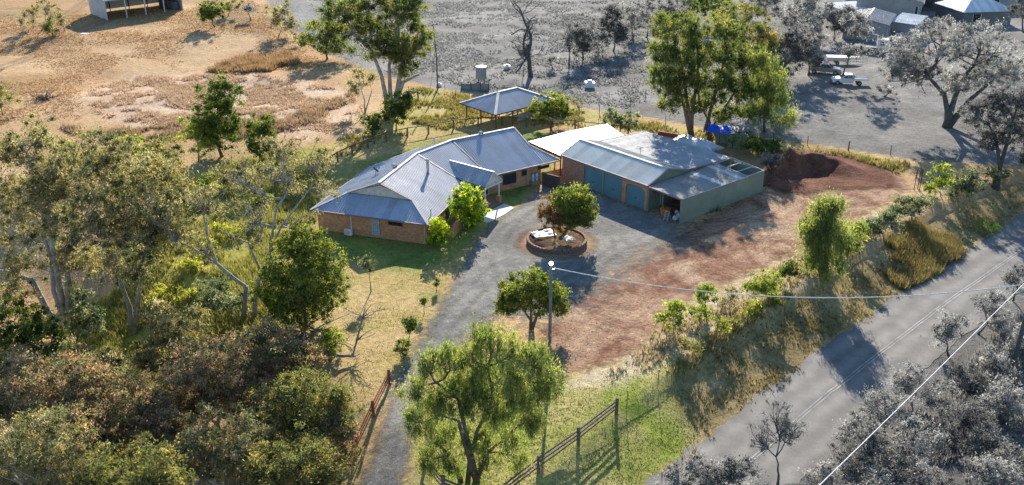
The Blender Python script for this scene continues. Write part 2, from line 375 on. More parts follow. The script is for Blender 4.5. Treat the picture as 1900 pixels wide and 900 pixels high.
SPOILP = poly([(1410, 350), (1428, 296), (1480, 276), (1560, 282), (1610, 298), (1660, 320), (1672, 350), (1600, 358), (1500, 366)])
def colorize(P):
    n = fbm(P, .11); n2 = fbm(P, .45, 17); wob = (fbm(P, .3, 31)-.5)*5; c = np.empty((len(P), 3)); c[:] = (.36, .255, .165)
    def lay(mask, a, b_=None, nn=None):
        nonlocal c
        a = np.array(a); b_ = a if b_ is None else np.array(b_); k = (n2 if nn is None else nn)[:, None]; k = np.clip((k-.3)/.4, 0, 1)
        c = c*(1-mask[:, None])+(a*(1-k)+b_*k)*mask[:, None]
    lay(np.ones(len(P)), (.40, .245, .125), (.46, .315, .175), n)
    lay(ss(.52, .66, fbm(P, .06, 50))*.7, (.34, .20, .085), (.27, .22, .10))
    lay(ss(-2, 2, poly_sd(P, REED)+wob), (.46, .32, .215), (.54, .41, .29))
    lay(ss(-2, 3, poly_sd(P, ORNG)+wob), (.42, .22, .08), (.46, .28, .12))
    rd = poly_sd(P, REED); lay(np.exp(-((rd+3+wob*.4)/2.2)**2)*ss(128, 118, P[:, 1]), (.34, .20, .09), (.42, .27, .13))
    for tr in ([(-40, 150), (0, 129), (75, 103), (150, 68), (200, 53), (260, 40), (330, 28)], [(430, 38), (470, 62), (510, 90), (530, 110)], [(-20, 75), (100, 60), (170, 15)]):
        q = np.abs(line_sd(P, poly(tr))); lay(ss(.9, .25, np.abs(q-.9))*.65, (.19, .13, .085))
    lay(ss(-2.5, 2.5, poly_sd(P, BANK)+wob), (.26, .25, .05), (.36, .32, .08))
    lay(ss(-1.5, 1.5, poly_sd(P, YGRASS)+wob*.4), (.34, .30, .08), (.42, .34, .15))
    lay(ss(-1, 1, poly_sd(P, LAWN)+wob*.3), (.36, .275, .10), (.44, .325, .155))
    lay(ss(-1, 1.6, poly_sd(P, GREENL)+wob*.35), (.13, .185, .045), (.25, .26, .06))
    ed = np.exp(-((line_sd(P, poly([(850, 495), (800, 585), (745, 690)]))+1.8)/1.3)**2)*ss(.45, .6, fbm(P, .35, 61)); lay(ed*.95, (.17, .24, .04)); lay(ss(.56, .66, fbm(P, .16, 140))*ss(-1, 1, poly_sd(P, LAWN))*.6, (.22, .24, .06))
    lay(ss(-2, 2, poly_sd(P, NEARG)+wob*.5), (.24, .26, .06), (.36, .32, .12))
    gs = ss(.55, .7, fbm(P, .25, 77))*ss(-1, 1, poly_sd(P, NEARG)); lay(gs*.8, (.19, .26, .03))
    dv = line_sd(P, CREST)
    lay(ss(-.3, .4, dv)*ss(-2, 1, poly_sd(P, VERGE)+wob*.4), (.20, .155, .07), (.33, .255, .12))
    lay(ss(-.3, .5, dv)*ss(5, 8.5, dv)*ss(-1, 1, poly_sd(P, PROP)), (.36, .29, .16), (.40, .32, .19))
    lay(ss(-.3, .4, dv)*ss(52, 60, P[:, 1])*ss(70, 62, P[:, 1])*.0, (.3, .3, .1))
    lay(ss(-1.5, 1, poly_sd(P, STRAW)+wob*.4)*ss(.6, -.2, dv), (.42, .33, .19), (.50, .42, .28))
    lay(ss(3, 0, np.hypot(P[:, 0]-gz(1850, 400)[0], P[:, 1]-gz(1850, 400)[1])), (.10, .24, .02))
    lay(ss(-1.5, .5, poly_sd(P, SPOILP)+wob*.2), (.19, .095, .06), (.27, .15, .10))
    out = ss(.15, -.15, poly_sd(P, PROP))
    lum = .195+(n-.5)*.16+(n2-.5)*.12
    tr = np.exp(-(line_sd(P, poly([(1190, 222), (1420, 262), (1620, 280), (1900, 296)]))/7)**2); lum = lum*(1-.18*tr)
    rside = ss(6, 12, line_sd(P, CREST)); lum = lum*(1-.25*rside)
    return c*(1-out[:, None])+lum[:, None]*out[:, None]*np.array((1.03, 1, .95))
nx, ny = len(xs), len(ys); idx = np.arange(nx*ny).reshape(ny, nx)
Fq = np.stack([idx[:-1, :-1], idx[:-1, 1:], idx[1:, 1:], idx[1:, :-1]], -1).reshape(-1, 4)
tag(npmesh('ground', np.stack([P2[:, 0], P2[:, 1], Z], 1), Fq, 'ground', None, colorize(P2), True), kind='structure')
TRK = [poly(q) for q in ([(1262, 430), (1210, 490), (1140, 560), (1080, 620), (1050, 660)], [(1240, 440), (1185, 480), (1110, 520), (1040, 535), (960, 520), (920, 480), (935, 430), (1000, 395), (1080, 400), (1140, 430), (1160, 470), (1110, 520)],
     [(690, 880), (745, 740), (800, 640), (860, 560), (920, 500), (960, 430), (1010, 385)], [(1640, 345), (1500, 410), (1380, 450), (1260, 490), (1150, 560)], [(1600, 375), (1440, 440), (1320, 500), (1200, 560), (1120, 640)], [(800, 640), (880, 590), (950, 560), (1020, 540), (1100, 500), (1200, 420)])]
def tracks(P):
    o = np.zeros(len(P))
    for L in TRK:
        q = np.abs(line_sd(P, L)); o = np.maximum(o, np.exp(-((q-.8)/.28)**2)*(.35+.65*ss(.35, .6, fbm(P, .25, 91))))
    return o
def sheet(name, pg, mat, lift, step=.5, margin=2.6, soft=None):
    lo = pg.min(0)-margin-1; hi = pg.max(0)+margin+1
    ax = np.arange(lo[0], hi[0], step); ay = np.arange(lo[1], hi[1], step); A, B = np.meshgrid(ax, ay)
    P = np.stack([A.ravel(), B.ravel()], 1); s = poly_sd(P, pg); i = np.arange(len(P)).reshape(A.shape)
    f = np.stack([i[:-1, :-1], i[:-1, 1:], i[1:, 1:], i[1:, :-1]], -1).reshape(-1, 4); f = f[(s[f] > -margin).any(1)]
    u, inv = np.unique(f, return_inverse=True); f = inv.reshape(f.shape)
    # follow the ground sheet's own facets so the two never cross
    z = np.maximum(hz(P[u]), 0)*0+ground_facets(P[u])
    e = s[u] if soft is None else s[u]/np.where(poly_sd(P[u], soft) > -2.5, 3.6, 1.0)
    return tag(npmesh(name, np.column_stack([P[u], z+lift]), f, mat, None, None, True, {'edge': e, 'track': tracks(P[u])}), kind='structure')
ZG = Z.reshape(ny, nx)
def ground_facets(P):
    """highest of the surrounding ground-sheet samples' interpolation"""
    i = np.clip(np.searchsorted(xs, P[:, 0])-1, 0, nx-2); j = np.clip(np.searchsorted(ys, P[:, 1])-1, 0, ny-2)
    u = (P[:, 0]-xs[i])/(xs[i+1]-xs[i]); v = (P[:, 1]-ys[j])/(ys[j+1]-ys[j])
    return (ZG[j, i]*(1-u)+ZG[j, i+1]*u)*(1-v)+(ZG[j+1, i]*(1-u)+ZG[j+1, i+1]*u)*v
DRIVE = poly([(636, 905), (672, 860), (705, 790), (738, 705), (772, 645), (800, 595), (832, 540), (862, 490), (880, 452), (905, 420), (935, 398), (985, 370), (1010, 345), (1045, 340), (1085, 348), (1205, 394), (1268, 418), (1268, 452),
              (1220, 470), (1180, 492), (1120, 535), (1060, 570), (990, 596), (925, 585), (893, 612), (850, 645), (815, 672), (790, 700), (778, 750), (770, 800), (758, 860), (738, 910)])
DIRT = poly([(1000, 620), (1040, 575), (1095, 540), (1150, 500), (1215, 468), (1262, 436), (1330, 395), (1413, 352), (1425, 325), (1470, 292), (1560, 288), (1640, 312), (1682, 345), (1655, 372), (1600, 398), (1540, 432), (1470, 470), (1390, 505),
             (1300, 545), (1235, 592), (1195, 640), (1140, 672), (1070, 690), (1025, 665)])
sheet('dirt_yard', DIRT, 'dirt', .012)
sheet('driveway', DRIVE, 'gravel', .024, .5, 7, DIRT)
SPOIL = poly([(1415, 345), (1432, 300), (1480, 282), (1560, 288), (1600, 300), (1650, 322), (1668, 348), (1600, 352), (1545, 352), (1500, 362), (1450, 358)])
sheet('spoil_bank', SPOIL, 'spoil', .12, .36)

# ------------------------------------------------------------------ the road
def unit_(v): return v/(np.linalg.norm(v, axis=-1, keepdims=True)+1e-9)
def strip(name, L, R, n, mat, lift, m=8):
    def rs(Q):
        Q = np.array(Q); d = np.r_[0, np.cumsum(np.hypot(*np.diff(Q, axis=0).T))]; s = np.linspace(0, d[-1], n)
        k = np.ones(5)/5; o = np.stack([np.interp(s, d, Q[:, i]) for i in (0, 1)], 1)
        for i in (0, 1): o[2:-2, i] = np.convolve(o[:, i], k, 'valid')
        return o, d[-1]
    (l, dl), (r, _) = rs(L), rs(R); w = np.linspace(0, 1, m+1)
    if m > 1: l = l+unit_(r-l)*((fbm(l, .8, 12)-.5)*.9+(vnoise(l, 2.3, 5)-.5)*.35)[:, None]; r = r+unit_(r-l)*((fbm(r, .8, 12)-.5)*.8)[:, None]
    P = (l[:, None]*(1-w[None, :, None])+r[:, None]*w[None, :, None]).reshape(-1, 2)
    i = np.arange(n*(m+1)).reshape(n, m+1); f = np.stack([i[:-1, :-1], i[1:, :-1], i[1:, 1:], i[:-1, 1:]], -1).reshape(-1, 4)
    z = ground_facets(P)
    o = npmesh(name, np.column_stack([P, z+lift]), f[:, ::-1], mat, None, None, True)
    uvl = o.data.uv_layers.new(name='UVMap'); vi = np.empty(len(o.data.loops), np.int32); o.data.loops.foreach_get('vertex_index', vi)
    UV = np.stack([np.tile(w*7.4, n), np.repeat(np.linspace(0, dl, n), m+1)], 1); uvl.data.foreach_set('uv', UV[vi].astype(np.float32).ravel())
    return o
def gp2(pts): return [GP(*p)[:2] for p in pts]
EL = gp2([(1085, 990), (1185, 905), (1290, 828), (1440, 708), (1560, 622), (1690, 532), (1800, 462), (1905, 392)])
v = np.array(EL[-1])-EL[-2]; v = v/np.linalg.norm(v); EL += [EL[-1]+v*14, EL[-1]+v*60]
el = np.array(EL); tn = np.gradient(el, axis=0); tn /= np.linalg.norm(tn, axis=1)[:, None]; nrm = np.stack([tn[:, 1], -tn[:, 0]], 1)
RW = 7.6
tag(strip('road', el, el+nrm*RW, 260, 'asphalt', .03, 10), kind='structure')
for off in (RW*.5-.14, RW*.5+.10):
    tag(strip('road_marking', el+nrm*off, el+nrm*(off+.10), 260, 'paint_line', .038, 1), 'thin faded painted line along the middle of the road', 'road marking', 'double centre line of the road', 'structure')

# ------------------------------------------------------------------ the brick house: three wings bent along one ridge
def uv2(a): a = math.radians(a); return np.array([math.cos(a), math.sin(a)])
A1, A2, A3 = 72.2, 53.0, 34.0; D1, D2, D3 = uv2(A1), uv2(A2), uv2(A3); N1, N2, N3 = [np.array([d[1], -d[0]]) for d in (D1, D2, D3)]
ZR, ZE, HW = 5.15, 2.4, 6.7; K = (ZR-ZE)/HW
R1, R2, R3, R4 = np.array([-13.93, 92.86]), np.array([-10.9, 102.25]), np.array([-7.2, 107.16]), np.array([.33, 112.2])
R2 = R1+D1*9.87; R3 = R2+D2*6.15; R4 = R3+D3*9.0
def isect(p, d, q, e):
    m = np.array([[d[0], -e[0]], [d[1], -e[1]]]); t = np.linalg.solve(m, q-p)[0]; return p+d*t
def mitre(w):
    return isect(R1+N1*w, D1, R2+N2*w, D2), isect(R2+N2*w, D2, R3+N3*w, D3)
def z3(p, z): return np.array([p[0], p[1], z])
SB = 3.04                                   # gable stands this far back from the front eave
house = thing('brick_house', (*R2, 0), 'long brick house with grey ribbed metal roof bent along its ridge', 'house')
F12, F23 = mitre(HW); B12, B23 = mitre(-HW)
E2, E1 = R1-D1*SB+N1*HW, R1-D1*SB-N1*HW
ZG0 = 3.6; sg = (ZG0-ZE)/K; hg = (ZR-ZG0)/K
Gr, Gl = R1-D1*(SB-sg)+N1*hg, R1-D1*(SB-sg)-N1*hg; Rf = R1-D1*.12
def roofpart(name, pts, al, mat='roof_grey', parent=house, pitch=.27, h=.04):
    """an underlay plate with separate ribbed sheets lapped side by side on it"""
    m = MB(); m.slab([np.array(p)-np.array((0, 0, .012)) for p in pts], .05); ro = m.build(name, mat, parent)
    P = [np.array(p, float) for p in pts]; n = np.cross(P[1]-P[0], P[2]-P[0]); n /= np.linalg.norm(n); n = n if n[2] > 0 else -n
    U = np.array([al[0], al[1], 0.]); U = U-n*(U@n); U /= np.linalg.norm(U); V = np.cross(n, U); O = P[0]
    Q = [np.array([(p-O)@U, (p-O)@V]) for p in P]; u0 = min(q[0] for q in Q); u1 = max(q[0] for q in Q); w = pitch*3; x = u0; i = 0
    while x < u1-.02:
        pl = clip_axis(clip_axis(Q, 0, x, 1), 0, x+w, -1)
        if len(pl) >= 3:
            # drop doubled corners left by the clipping
            pl = [q for k, q in enumerate(pl) if np.linalg.norm(q-pl[k-1]) > 1e-4]
        if len(pl) >= 3:
            m = MB(); ribbed(m, [O+U*q[0]+V*q[1]+n*(.004 if i % 2 else 0) for q in pl], al, pitch, h, pitch*.42)
            if m.f: m.build('roof_sheet', mat+random.choice(('', '_b', '_c')), ro)
        x += w; i += 1
    return ro
roofpart('roof', [z3(Rf, ZR), z3(R2, ZR), z3(F12, ZE), z3(E2, ZE), z3(Gr, ZG0)], D1)
roofpart('roof', [z3(Rf, ZR), z3(R2, ZR), z3(B12, ZE), z3(E1, ZE), z3(Gl, ZG0)], D1)
roofpart('roof', [z3(E1, ZE), z3(E2, ZE), z3(Gr, ZG0), z3(Gl, ZG0)], N1)
roofpart('roof', [z3(R2, ZR), z3(R3, ZR), z3(F23, ZE), z3(F12, ZE)], D2)
roofpart('roof', [z3(R2, ZR), z3(R3, ZR), z3(B23, ZE), z3(B12, ZE)], D2)
X4 = R4+N3*HW; nt_ = R4+N3*3.3; G2 = R4+D3*2.2+N3*HW
roofpart('roof', [z3(R3, ZR), z3(R4, ZR), z3(X4, ZE), z3(F23, ZE)], D3)
roofpart('roof', [z3(nt_, ZR-3.3*K), z3(G2, ZE), z3(X4, ZE)], D3)
roofpart('roof', [z3(R3, ZR), z3(R4, ZR), z3(R4-N3*HW, ZE), z3(B23, ZE)], D3)
def cap(a, b, w=.34, mat='cap_light', parent=house, lift=.05):
    m = MB(); a = np.array(a); b = np.array(b); m.beam(a+(0, 0, lift), b+(0, 0, lift), w, .05); m.build('ridge_cap', mat, parent)
for a, b_ in ((Rf, R2), (R2, R3), (R3, R4)): cap(z3(a, ZR), z3(b_, ZR))
cap(z3(E2, ZE), z3(Gr, ZG0), .26); cap(z3(E1, ZE), z3(Gl, ZG0), .26)
cap(z3(Rf, ZR), z3(Gr, ZG0), .2, 'trim', lift=.03); cap(z3(Rf, ZR), z3(Gl, ZG0), .2, 'trim', lift=.03); cap(z3(R4, ZR), z3(nt_, ZR-3.3*K), .2); cap(z3(nt_, ZR-3.3*K), z3(G2, ZE), .16, 'trim')
for a, b_ in ((R2, F12), (R3, F23)):
    m = MB(); m.beam(z3(a, ZR+.07), z3(b_, ZE+.07), .2, .04); m.build('valley', 'dark', house)
def gutter(a, b, z, mat='trim', parent=house, n=None):
    m = MB(); m.beam(z3(a, z-.02), z3(b, z-.02), .13, .15); m.build('gutter', mat, parent)
for a, b_ in ((E1, E2), (E2, F12), (F12, F23), (F23, G2), (E1, B12), (B12, B23), (B23, R4-N3*HW)): gutter(a, b_, ZE)
# gable panel with its inner triangle
m = MB(); g0 = .16; m.slab([z3(Gl+D1*g0, ZG0-.02), z3(Gr+D1*g0, ZG0-.02), z3(R1+D1*g0, ZR-.07)], .06, (*D1, 0)); m.build('gable', 'cream', house)
m = MB()
for p, q in (((-.55, .38), (.55, .38)), ((.55, .38), (0, .8)), ((0, .8), (-.55, .38))):
    f = lambda u: z3(R1+D1*(g0-.03)+N1*u[0]*hg, ZG0+(ZR-ZG0)*u[1]); m.beam(f(p), f(q), .06, .09)
m.build('gable_moulding', 'trim', house)
# walls
WI = HW-.5; w12, w23 = mitre(WI); b12, b23 = mitre(-WI)
WE2, WE1 = R1-D1*(SB-.5)+N1*WI, R1-D1*(SB-.5)-N1*WI
m = MB(); m.prism([WE1, WE2, w12, w23, R4-D3*.3+N3*WI, R4-D3*.3-N3*WI, b23, b12], -.4, ZE+.12); m.build('wall', 'brick', house)
m = MB(); q = R4-D3*.32; m.slab([z3(q+N3*WI, ZE), z3(q-N3*WI, ZE), z3(q, ZR-.12)], .1, (-D3[0], -D3[1], 0)); m.build('gable_wall', 'brick', house)
def on_wall(a, b, t, z0, z1, w, name, mat, proud=.05, parent=house, frame=None, inner=0):
    a = np.array(a); b = np.array(b); d = (b-a)/np.linalg.norm(b-a); n = np.array([d[1], -d[0]]); c = a+d*t
    m = MB(); m.box(c+n*proud/2, d, n, w/2, proud/2+.01, z0, z1); o = m.build(name, mat, parent)
    if frame:
        m = MB()
        for sx in (-1, 1): m.box(c+n*(proud+.02)+d*sx*w/2, d, n, .045, .05, z0-.045, z1+.045)
        for zz in (z0, z1): m.box(c+n*(proud+.018), d, n, w/2+.04, .048, zz-.045, zz+.045)
        for i in range(inner): m.box(c+n*(proud+.016)+d*(w*(i+1)/(inner+1)-w/2), d, n, .025, .044, z0, z1)
        fo = m.build('frame', frame, o)
    return o
LF = float(np.linalg.norm(WE2-WE1))
# front of the left wing: glass-block panel, high vent window, downpipe
gb = MB(); d = (WE2-WE1)/LF; nn = np.array([d[1], -d[0]]); gbt = 6.75
wn = on_wall(WE1, WE2, gbt, .25, 2.12, .92, 'glass_block_window', 'timber_dark', .03)
for i in range(4):
    for j in range(8):
        m = MB(); m.box(WE1+d*(gbt-.345+i*.23)+nn*.055, d, nn, .1, .03, .29+j*.229, .29+j*.229+.2)
        o = m.build('glass_block', 'ins', wn)
on_wall(WE1, WE2, 9.0, 1.72, 2.12, 1.5, 'window', 'dark', .04, frame='timber_dark', inner=2)
for t_, mt in ((3.95, 'white'), (LF-.12, 'cream')):
    m = MB(); m.tube([z3(WE1+d*t_+nn*.09, 2.35), z3(WE1+d*t_+nn*.09, .15)], .055, 8); m.build('downpipe', mt, house)
# right wing: windows, electricity box, doorway, gas line
LR = float(np.linalg.norm(R4+N3*WI-w23)); rw0, rw1 = w23, R4-D3*.3+N3*WI
on_wall(rw0, rw1, 3.1, .75, 1.95, 1.75, 'window', 'glass', .03, frame='timber_dark', inner=1)
on_wall(rw0, rw1, 5.2, 1.35, 1.95, .6, 'window', 'glass', .03, frame='timber_dark')
on_wall(rw0, rw1, 8.0, 1.7, 2.0, 1.55, 'window', 'dark', .03, frame='timber_dark')
on_wall(w12, w23, 1.2, .9, 2.05, 1.6, 'window', 'glass', .03, frame='timber_dark', inner=1)
on_wall(w12, w23, 3.75, .05, 2.1, .95, 'door', 'timber_dark', .04, frame='white')
on_wall(w12, w23, 4.85, .05, 2.1, .6, 'window', 'glass', .03, frame='white')
on_wall(WE2, w12, 2.6, .6, 1.95, 2.2, 'window', 'glass', .03, frame='timber_dark', inner=1)
on_wall(WE2, w12, 6.4, .6, 1.95, 1.8, 'window', 'glass', .03, frame='timber_dark', inner=1)
# roof fittings
def on_roof(x, y, R, nrm_, k=K, zt=ZR):
    n3 = np.array([nrm_[0], nrm_[1], 0]); r = ray(x, y); Rr = np.array([R[0], R[1], zt])
    t = (zt+k*(Rr@n3)-CAMZ)/(r[2]+k*(r@n3)); return np.array([0, 0, CAMZ])+t*r
def flue(p, h, r, name='flue', mat='galv', capm='cap_light'):
    m = MB(); m.tube([p-(0, 0, .3), p+(0, 0, h)], r, 12); o = m.build(name, mat, house, True)
    m = MB(); m.lathe(p+(0, 0, h), [(r*1.25, -.12), (r*1.5, 0), (r*1.3, .1), (r*.3, .16)], 12); c = m.build('cowl', capm, o, True)
def whirly(p, s=1.0):
    m = MB(); m.lathe(p, [(.2*s, -.2), (.2*s, .12*s), (.24*s, .16*s)], 12); o = m.build('roof_ventilator', 'galv', house, True)
    m = MB(); pr = [(.18, .14), (.29, .22), (.33, .33), (.29, .44), (.16, .53), (.03, .56)]; k = 18
    for i in range(k):
        a, b_ = 2*math.pi*i/k, 2*math.pi*(i+.8)/k
        for (ra, za), (rb, zb) in zip(pr[:-1], pr[1:]):
            f = lambda r, z, q, e: p+np.array((r*s*e*math.cos(q), r*s*e*math.sin(q), z*s))
            m.add([f(ra, za, a, 1), f(ra, za, b_, .88), f(rb, zb, b_, .88), f(rb, zb, a, 1)], [(0, 1, 2, 3)])
    c = m.build('turbine_head', 'cap_light', o)
flue(on_roof(794, 322, R1, N1), 1.55, .16)
whirly(on_roof(732, 313.5, R1, -N1)+np.array((0, 0, .05))); whirly(on_roof(892, 251.5, R3, N3))
flue(on_roof(799.5, 398, R1, N1), .45, .05, 'vent_pipe'); flue(on_roof(806, 268.5, R2, -N2)+np.array((0, 0, 0)), .75, .09, 'vent_pipe', 'cap_light')
p = on_roof(716, 316, R1, -N1); m = MB(); m.beam(p, p+(0, 0, .95), .035)
m.beam(p+(-.28, 0, .93), p+(.28, 0, .93), .03); m.beam(p+(0, -.25, .8), p+(0, .25, .8), .03); m.build('antenna', 'cap_light', house)
p = on_roof(697, 325, R1, -N1); m = MB(); m.tube([p, p+(0, 0, .45)], .03, 6)
dn = np.array((.62, .55, .55)); dn /= np.linalg.norm(dn); r_ = np.cross(dn, (0, 0, 1)); r_ /= np.linalg.norm(r_); u_ = np.cross(r_, dn); c0 = p+(0, 0, .55)
ring = [[c0+dn*(.12*k*k)+(r_*math.cos(a)+u_*math.sin(a))*.42*k for a in np.linspace(0, 2*math.pi, 14, False)] for k in (.15, .6, 1)]
for i in range(2):
    for j in range(14): m.add([ring[i][j], ring[i][(j+1) % 14], ring[i+1][(j+1) % 14], ring[i+1][j]], [(0, 1, 2, 3)])
m.beam(c0-u_*.4, c0+dn*.55-u_*.1, .03); m.beam(c0+dn*.5-u_*.14, c0+dn*.62-u_*.06, .09); m.build('satellite_dish', 'steel_dark', house)
# porch
PA = uv2(-37.3); PM = np.array([-PA[1], PA[0]]); Q1, Q2 = np.array([-7.17, 102.89]), np.array([-2.0, 98.94]); PW, PZ, PE = 1.5, 4.1, 2.72
pl0 = Q1+PA*1.6; 
for s in (-1, 1):
    a = Q1 if s < 0 else Q1+PA*.1
    roofpart('porch_roof', [z3(Q1-PA*.2, PZ), z3(Q2, PZ), z3(Q2+PM*s*PW, PE), z3(Q1+PA*2.6+PM*s*PW, PE)], PA)
    gutter(Q2+PM*s*PW, Q1+PA*2.7+PM*s*PW, PE)
cap(z3(Q1, PZ), z3(Q2, PZ), .2, 'roof_grey')
m = MB(); m.slab([z3(Q2-PA*.12-PM*PW*.95, PE), z3(Q2-PA*.12+PM*PW*.95, PE), z3(Q2-PA*.12, PZ-.08)], .06, (-PA[0], -PA[1], 0)); m.build('porch_gable', 'cream', house)
m = MB(); m.beam(z3(Q2-PA*.05-PM*PW, PE-.1), z3(Q2-PA*.05+PM*PW, PE-.1), .12, .24)
for s in (-1, 1): m.beam(z3(Q2-PA*.02+PM*s*PW, PE+.02), z3(Q2-PA*.02, PZ), .07, .14)
m.build('porch_beam', 'cream', house)
for s in (-1, 1):
    for k in ((.3, 2.0) if s < 0 else (.3,)):
        c = Q2-PA*k+PM*s*(PW-.25); m = MB(); m.tube([z3(c, .75), z3(c, PE-.15)], .075, 10); m.build('porch_post', 'white', house)
        m = MB(); m.box(c, PA, PM, .23, .23, -.1, .78); m.box(c, PA, PM, .26, .26, .78, .84); m.build('brick_pier', 'brick', house)
# low brick planter wall by the shrubs
m = MB(); c = isect(WE2+D1*2.0, N1, WE2+N1*1.2, D1); a0, a1 = WE2+D1*2.4+N1*.2, WE2+D1*2.4+N1*1.9
m.box((a0+a1)/2+D1*.0, N1, D1, .95, .12, -.2, 1.25); m.box(a1+D1*1.2, D1, N1, 1.3, .12, -.2, 1.25); m.build('planter_wall', 'brick', house)
# porch floor and path
pv = [Q2+PM*PW*1.15+PA*.1, Q2-PM*PW*1.15+PA*.1, Q2-PM*PW*1.15-PA*5, Q2+PM*PW*1.15-PA*5]
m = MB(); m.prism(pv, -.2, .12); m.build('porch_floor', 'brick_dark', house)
pth = [gz(*q)[:2] for q in ((893, 400), (936, 378), (954, 386), (935, 399), (917, 408.5), (902, 414))]
m = MB(); m.prism(pth, -.1, .05); tag(m.build('footpath', 'concrete'), kind='structure')
# ------------------------------------------------------------------ things against the house
c = WE1+d*3.75+nn*.42; ac = thing('air_conditioner', (*c, 0), 'white split-system air conditioner box standing against the front brick wall', 'air conditioner')
m = MB(); m.box(c, d, nn, .42, .16, .08, .72); m.build('casing', 'white', ac, bevel=.02)
m = MB(); cc = z3(c+nn*.165-d*.1, .4); k0 = len(m.v)
for r in (.26, .2, .13, .06):
    ptsr = [cc+np.array((*(d*r*math.cos(a)), r*math.sin(a))) for a in np.linspace(0, 2*math.pi, 21)]; m.tube(ptsr, .012, 4)
m.build('fan_grille', 'grey_paint', ac)
for s in (-1, 1): m = MB(); m.box(c+d*s*.32, d, nn, .04, .2, 0, .08); m.build('foot', 'dark', ac)
bd = (rw1-rw0)/np.linalg.norm(rw1-rw0); bn = np.array([bd[1], -bd[0]])
m = MB(); c = rw0+bd*6.6+bn*.28; m.box(c, bd, bn, .6, .25, -.1, .45); tag(m.build('brick_plinth', 'brick_dark'), 'low brick plinth under the two gas bottles by the house', 'plinth')
for i, s in enumerate((-.27, .27)):
    cc = rw0+bd*(6.6+s)+bn*.26; gt = thing('gas_bottle', (*cc, .45), ('left' if s < 0 else 'right')+' one of two pale gas bottles on the brick plinth', 'gas bottle', 'gas bottles')
    m = MB(); m.lathe(z3(cc, .45), [(.16, 0), (.18, .08), (.185, .55), (.17, .78), (.1, .9), (.04, .93)], 14); m.build('cylinder', 'pale_blue', gt, True)
    m = MB(); m.lathe(z3(cc, .45), [(.1, .9), (.11, 1.02), (.1, 1.03)], 10); m.build('collar', 'galv', gt)
# timber screen between house and garage
sa, sb = gz(1007, 345)[:2], gz(1037, 353)[:2]; sv = (sb-sa)/np.linalg.norm(sb-sa); sn = np.array([sv[1], -sv[0]]); Ls = float(np.linalg.norm(sb-sa))
scr = thing('timber_screen', (*sa, 0), 'dark timber paling screen closing the gap between house and garage', 'screen fence')
npl = 14
for i in range(npl):
    m = MB(); m.box(sa+sv*(i+.5)*Ls/npl, sv, sn, Ls/npl/2-.008, .012+.004*(i % 2), 0, 1.65); m.build('paling', 'timber_dark', scr)
for zz in (.3, 1.3): m = MB(); m.beam(z3(sa-sn*.05, zz), z3(sb-sn*.05, zz), .06, .09); m.build('rail', 'timber', scr)
m = MB(); m.beam(z3(sa, 1.68), z3(sb, 1.68), .16, .05); m.build('capping', 'timber', scr)
for q in (sa, sb): m = MB(); m.box(q, sv, sn, .06, .06, -.2, 1.75); m.build('post', 'timber_dark', scr)

# ------------------------------------------------------------------ garage with roller doors, patio roof, lean-to shed
GA, GB = uv2(-49.2), uv2(40.8); GW = np.array([15.03, 97.6]); GL = GW-GA*13.7
def gg(a, b_): return GL+GA*a+GB*b_
gar = thing('garage', (*GL, 0), 'brick garage with three green roller doors and silver metal roof', 'garage')
o_ = .12
roofpart('roof', [z3(gg(-o_, -o_), 3.07), z3(gg(13.7+o_, -o_), 3.07), z3(gg(13.7+o_, 3.14), 4.3), z3(gg(-o_, 3.14), 4.3)], GA, 'roof_lit_front', gar)  # front slope colour raised: brightness missing under grazing sun is put into the paint
roofpart('roof', [z3(gg(-o_, 6.4), 3.42), z3(gg(13.7+o_, 6.4), 3.42), z3(gg(13.7+o_, 3.14), 4.3), z3(gg(-o_, 3.14), 4.3)], GA, 'roof_zinc', gar)
roofpart('roof', [z3(gg(-o_, 6.4), 3.42), z3(gg(13.7+o_, 6.4), 3.42), z3(gg(13.7+o_, 14.95), 2.92), z3(gg(-o_, 14.95), 2.92)], GA, 'roof_zinc', gar)
cap(z3(gg(-o_, 3.14), 4.3), z3(gg(13.7+o_, 3.14), 4.3), .36, 'cap_light', gar)
for a in (-o_-.03, 13.7+o_+.03):
    for q, r in (((a, -o_, 3.07), (a, 3.14, 4.3)), ((a, 3.14, 4.3), (a, 6.4, 3.42)), ((a, 6.4, 3.42), (a, 14.95, 2.92))):
        m = MB(); m.beam(z3(gg(*q[:2]), q[2]-.02), z3(gg(*r[:2]), r[2]-.02), .08, .16); m.build('barge_board', 'cap_light' if a < 0 else 'trim', gar)
gutter(gg(-o_, -o_-.05), gg(13.7+o_, -o_-.05), 3.05, 'trim', gar)
def fpier(a0, a1, z0=-.3, z1=2.97, mat='brick', name='brick_pier'):
    m = MB(); m.box(gg((a0+a1)/2, .13), GA, GB, (a1-a0)/2, .13, z0, z1); m.build(name, mat, gar)
fpier(0, 3.72, mat='brick_dark', name='wall'); fpier(9.86, 10.42); fpier(13.3, 13.7); fpier(3.72, 9.86, 2.72, 2.97, 'sheet_green', 'lintel')
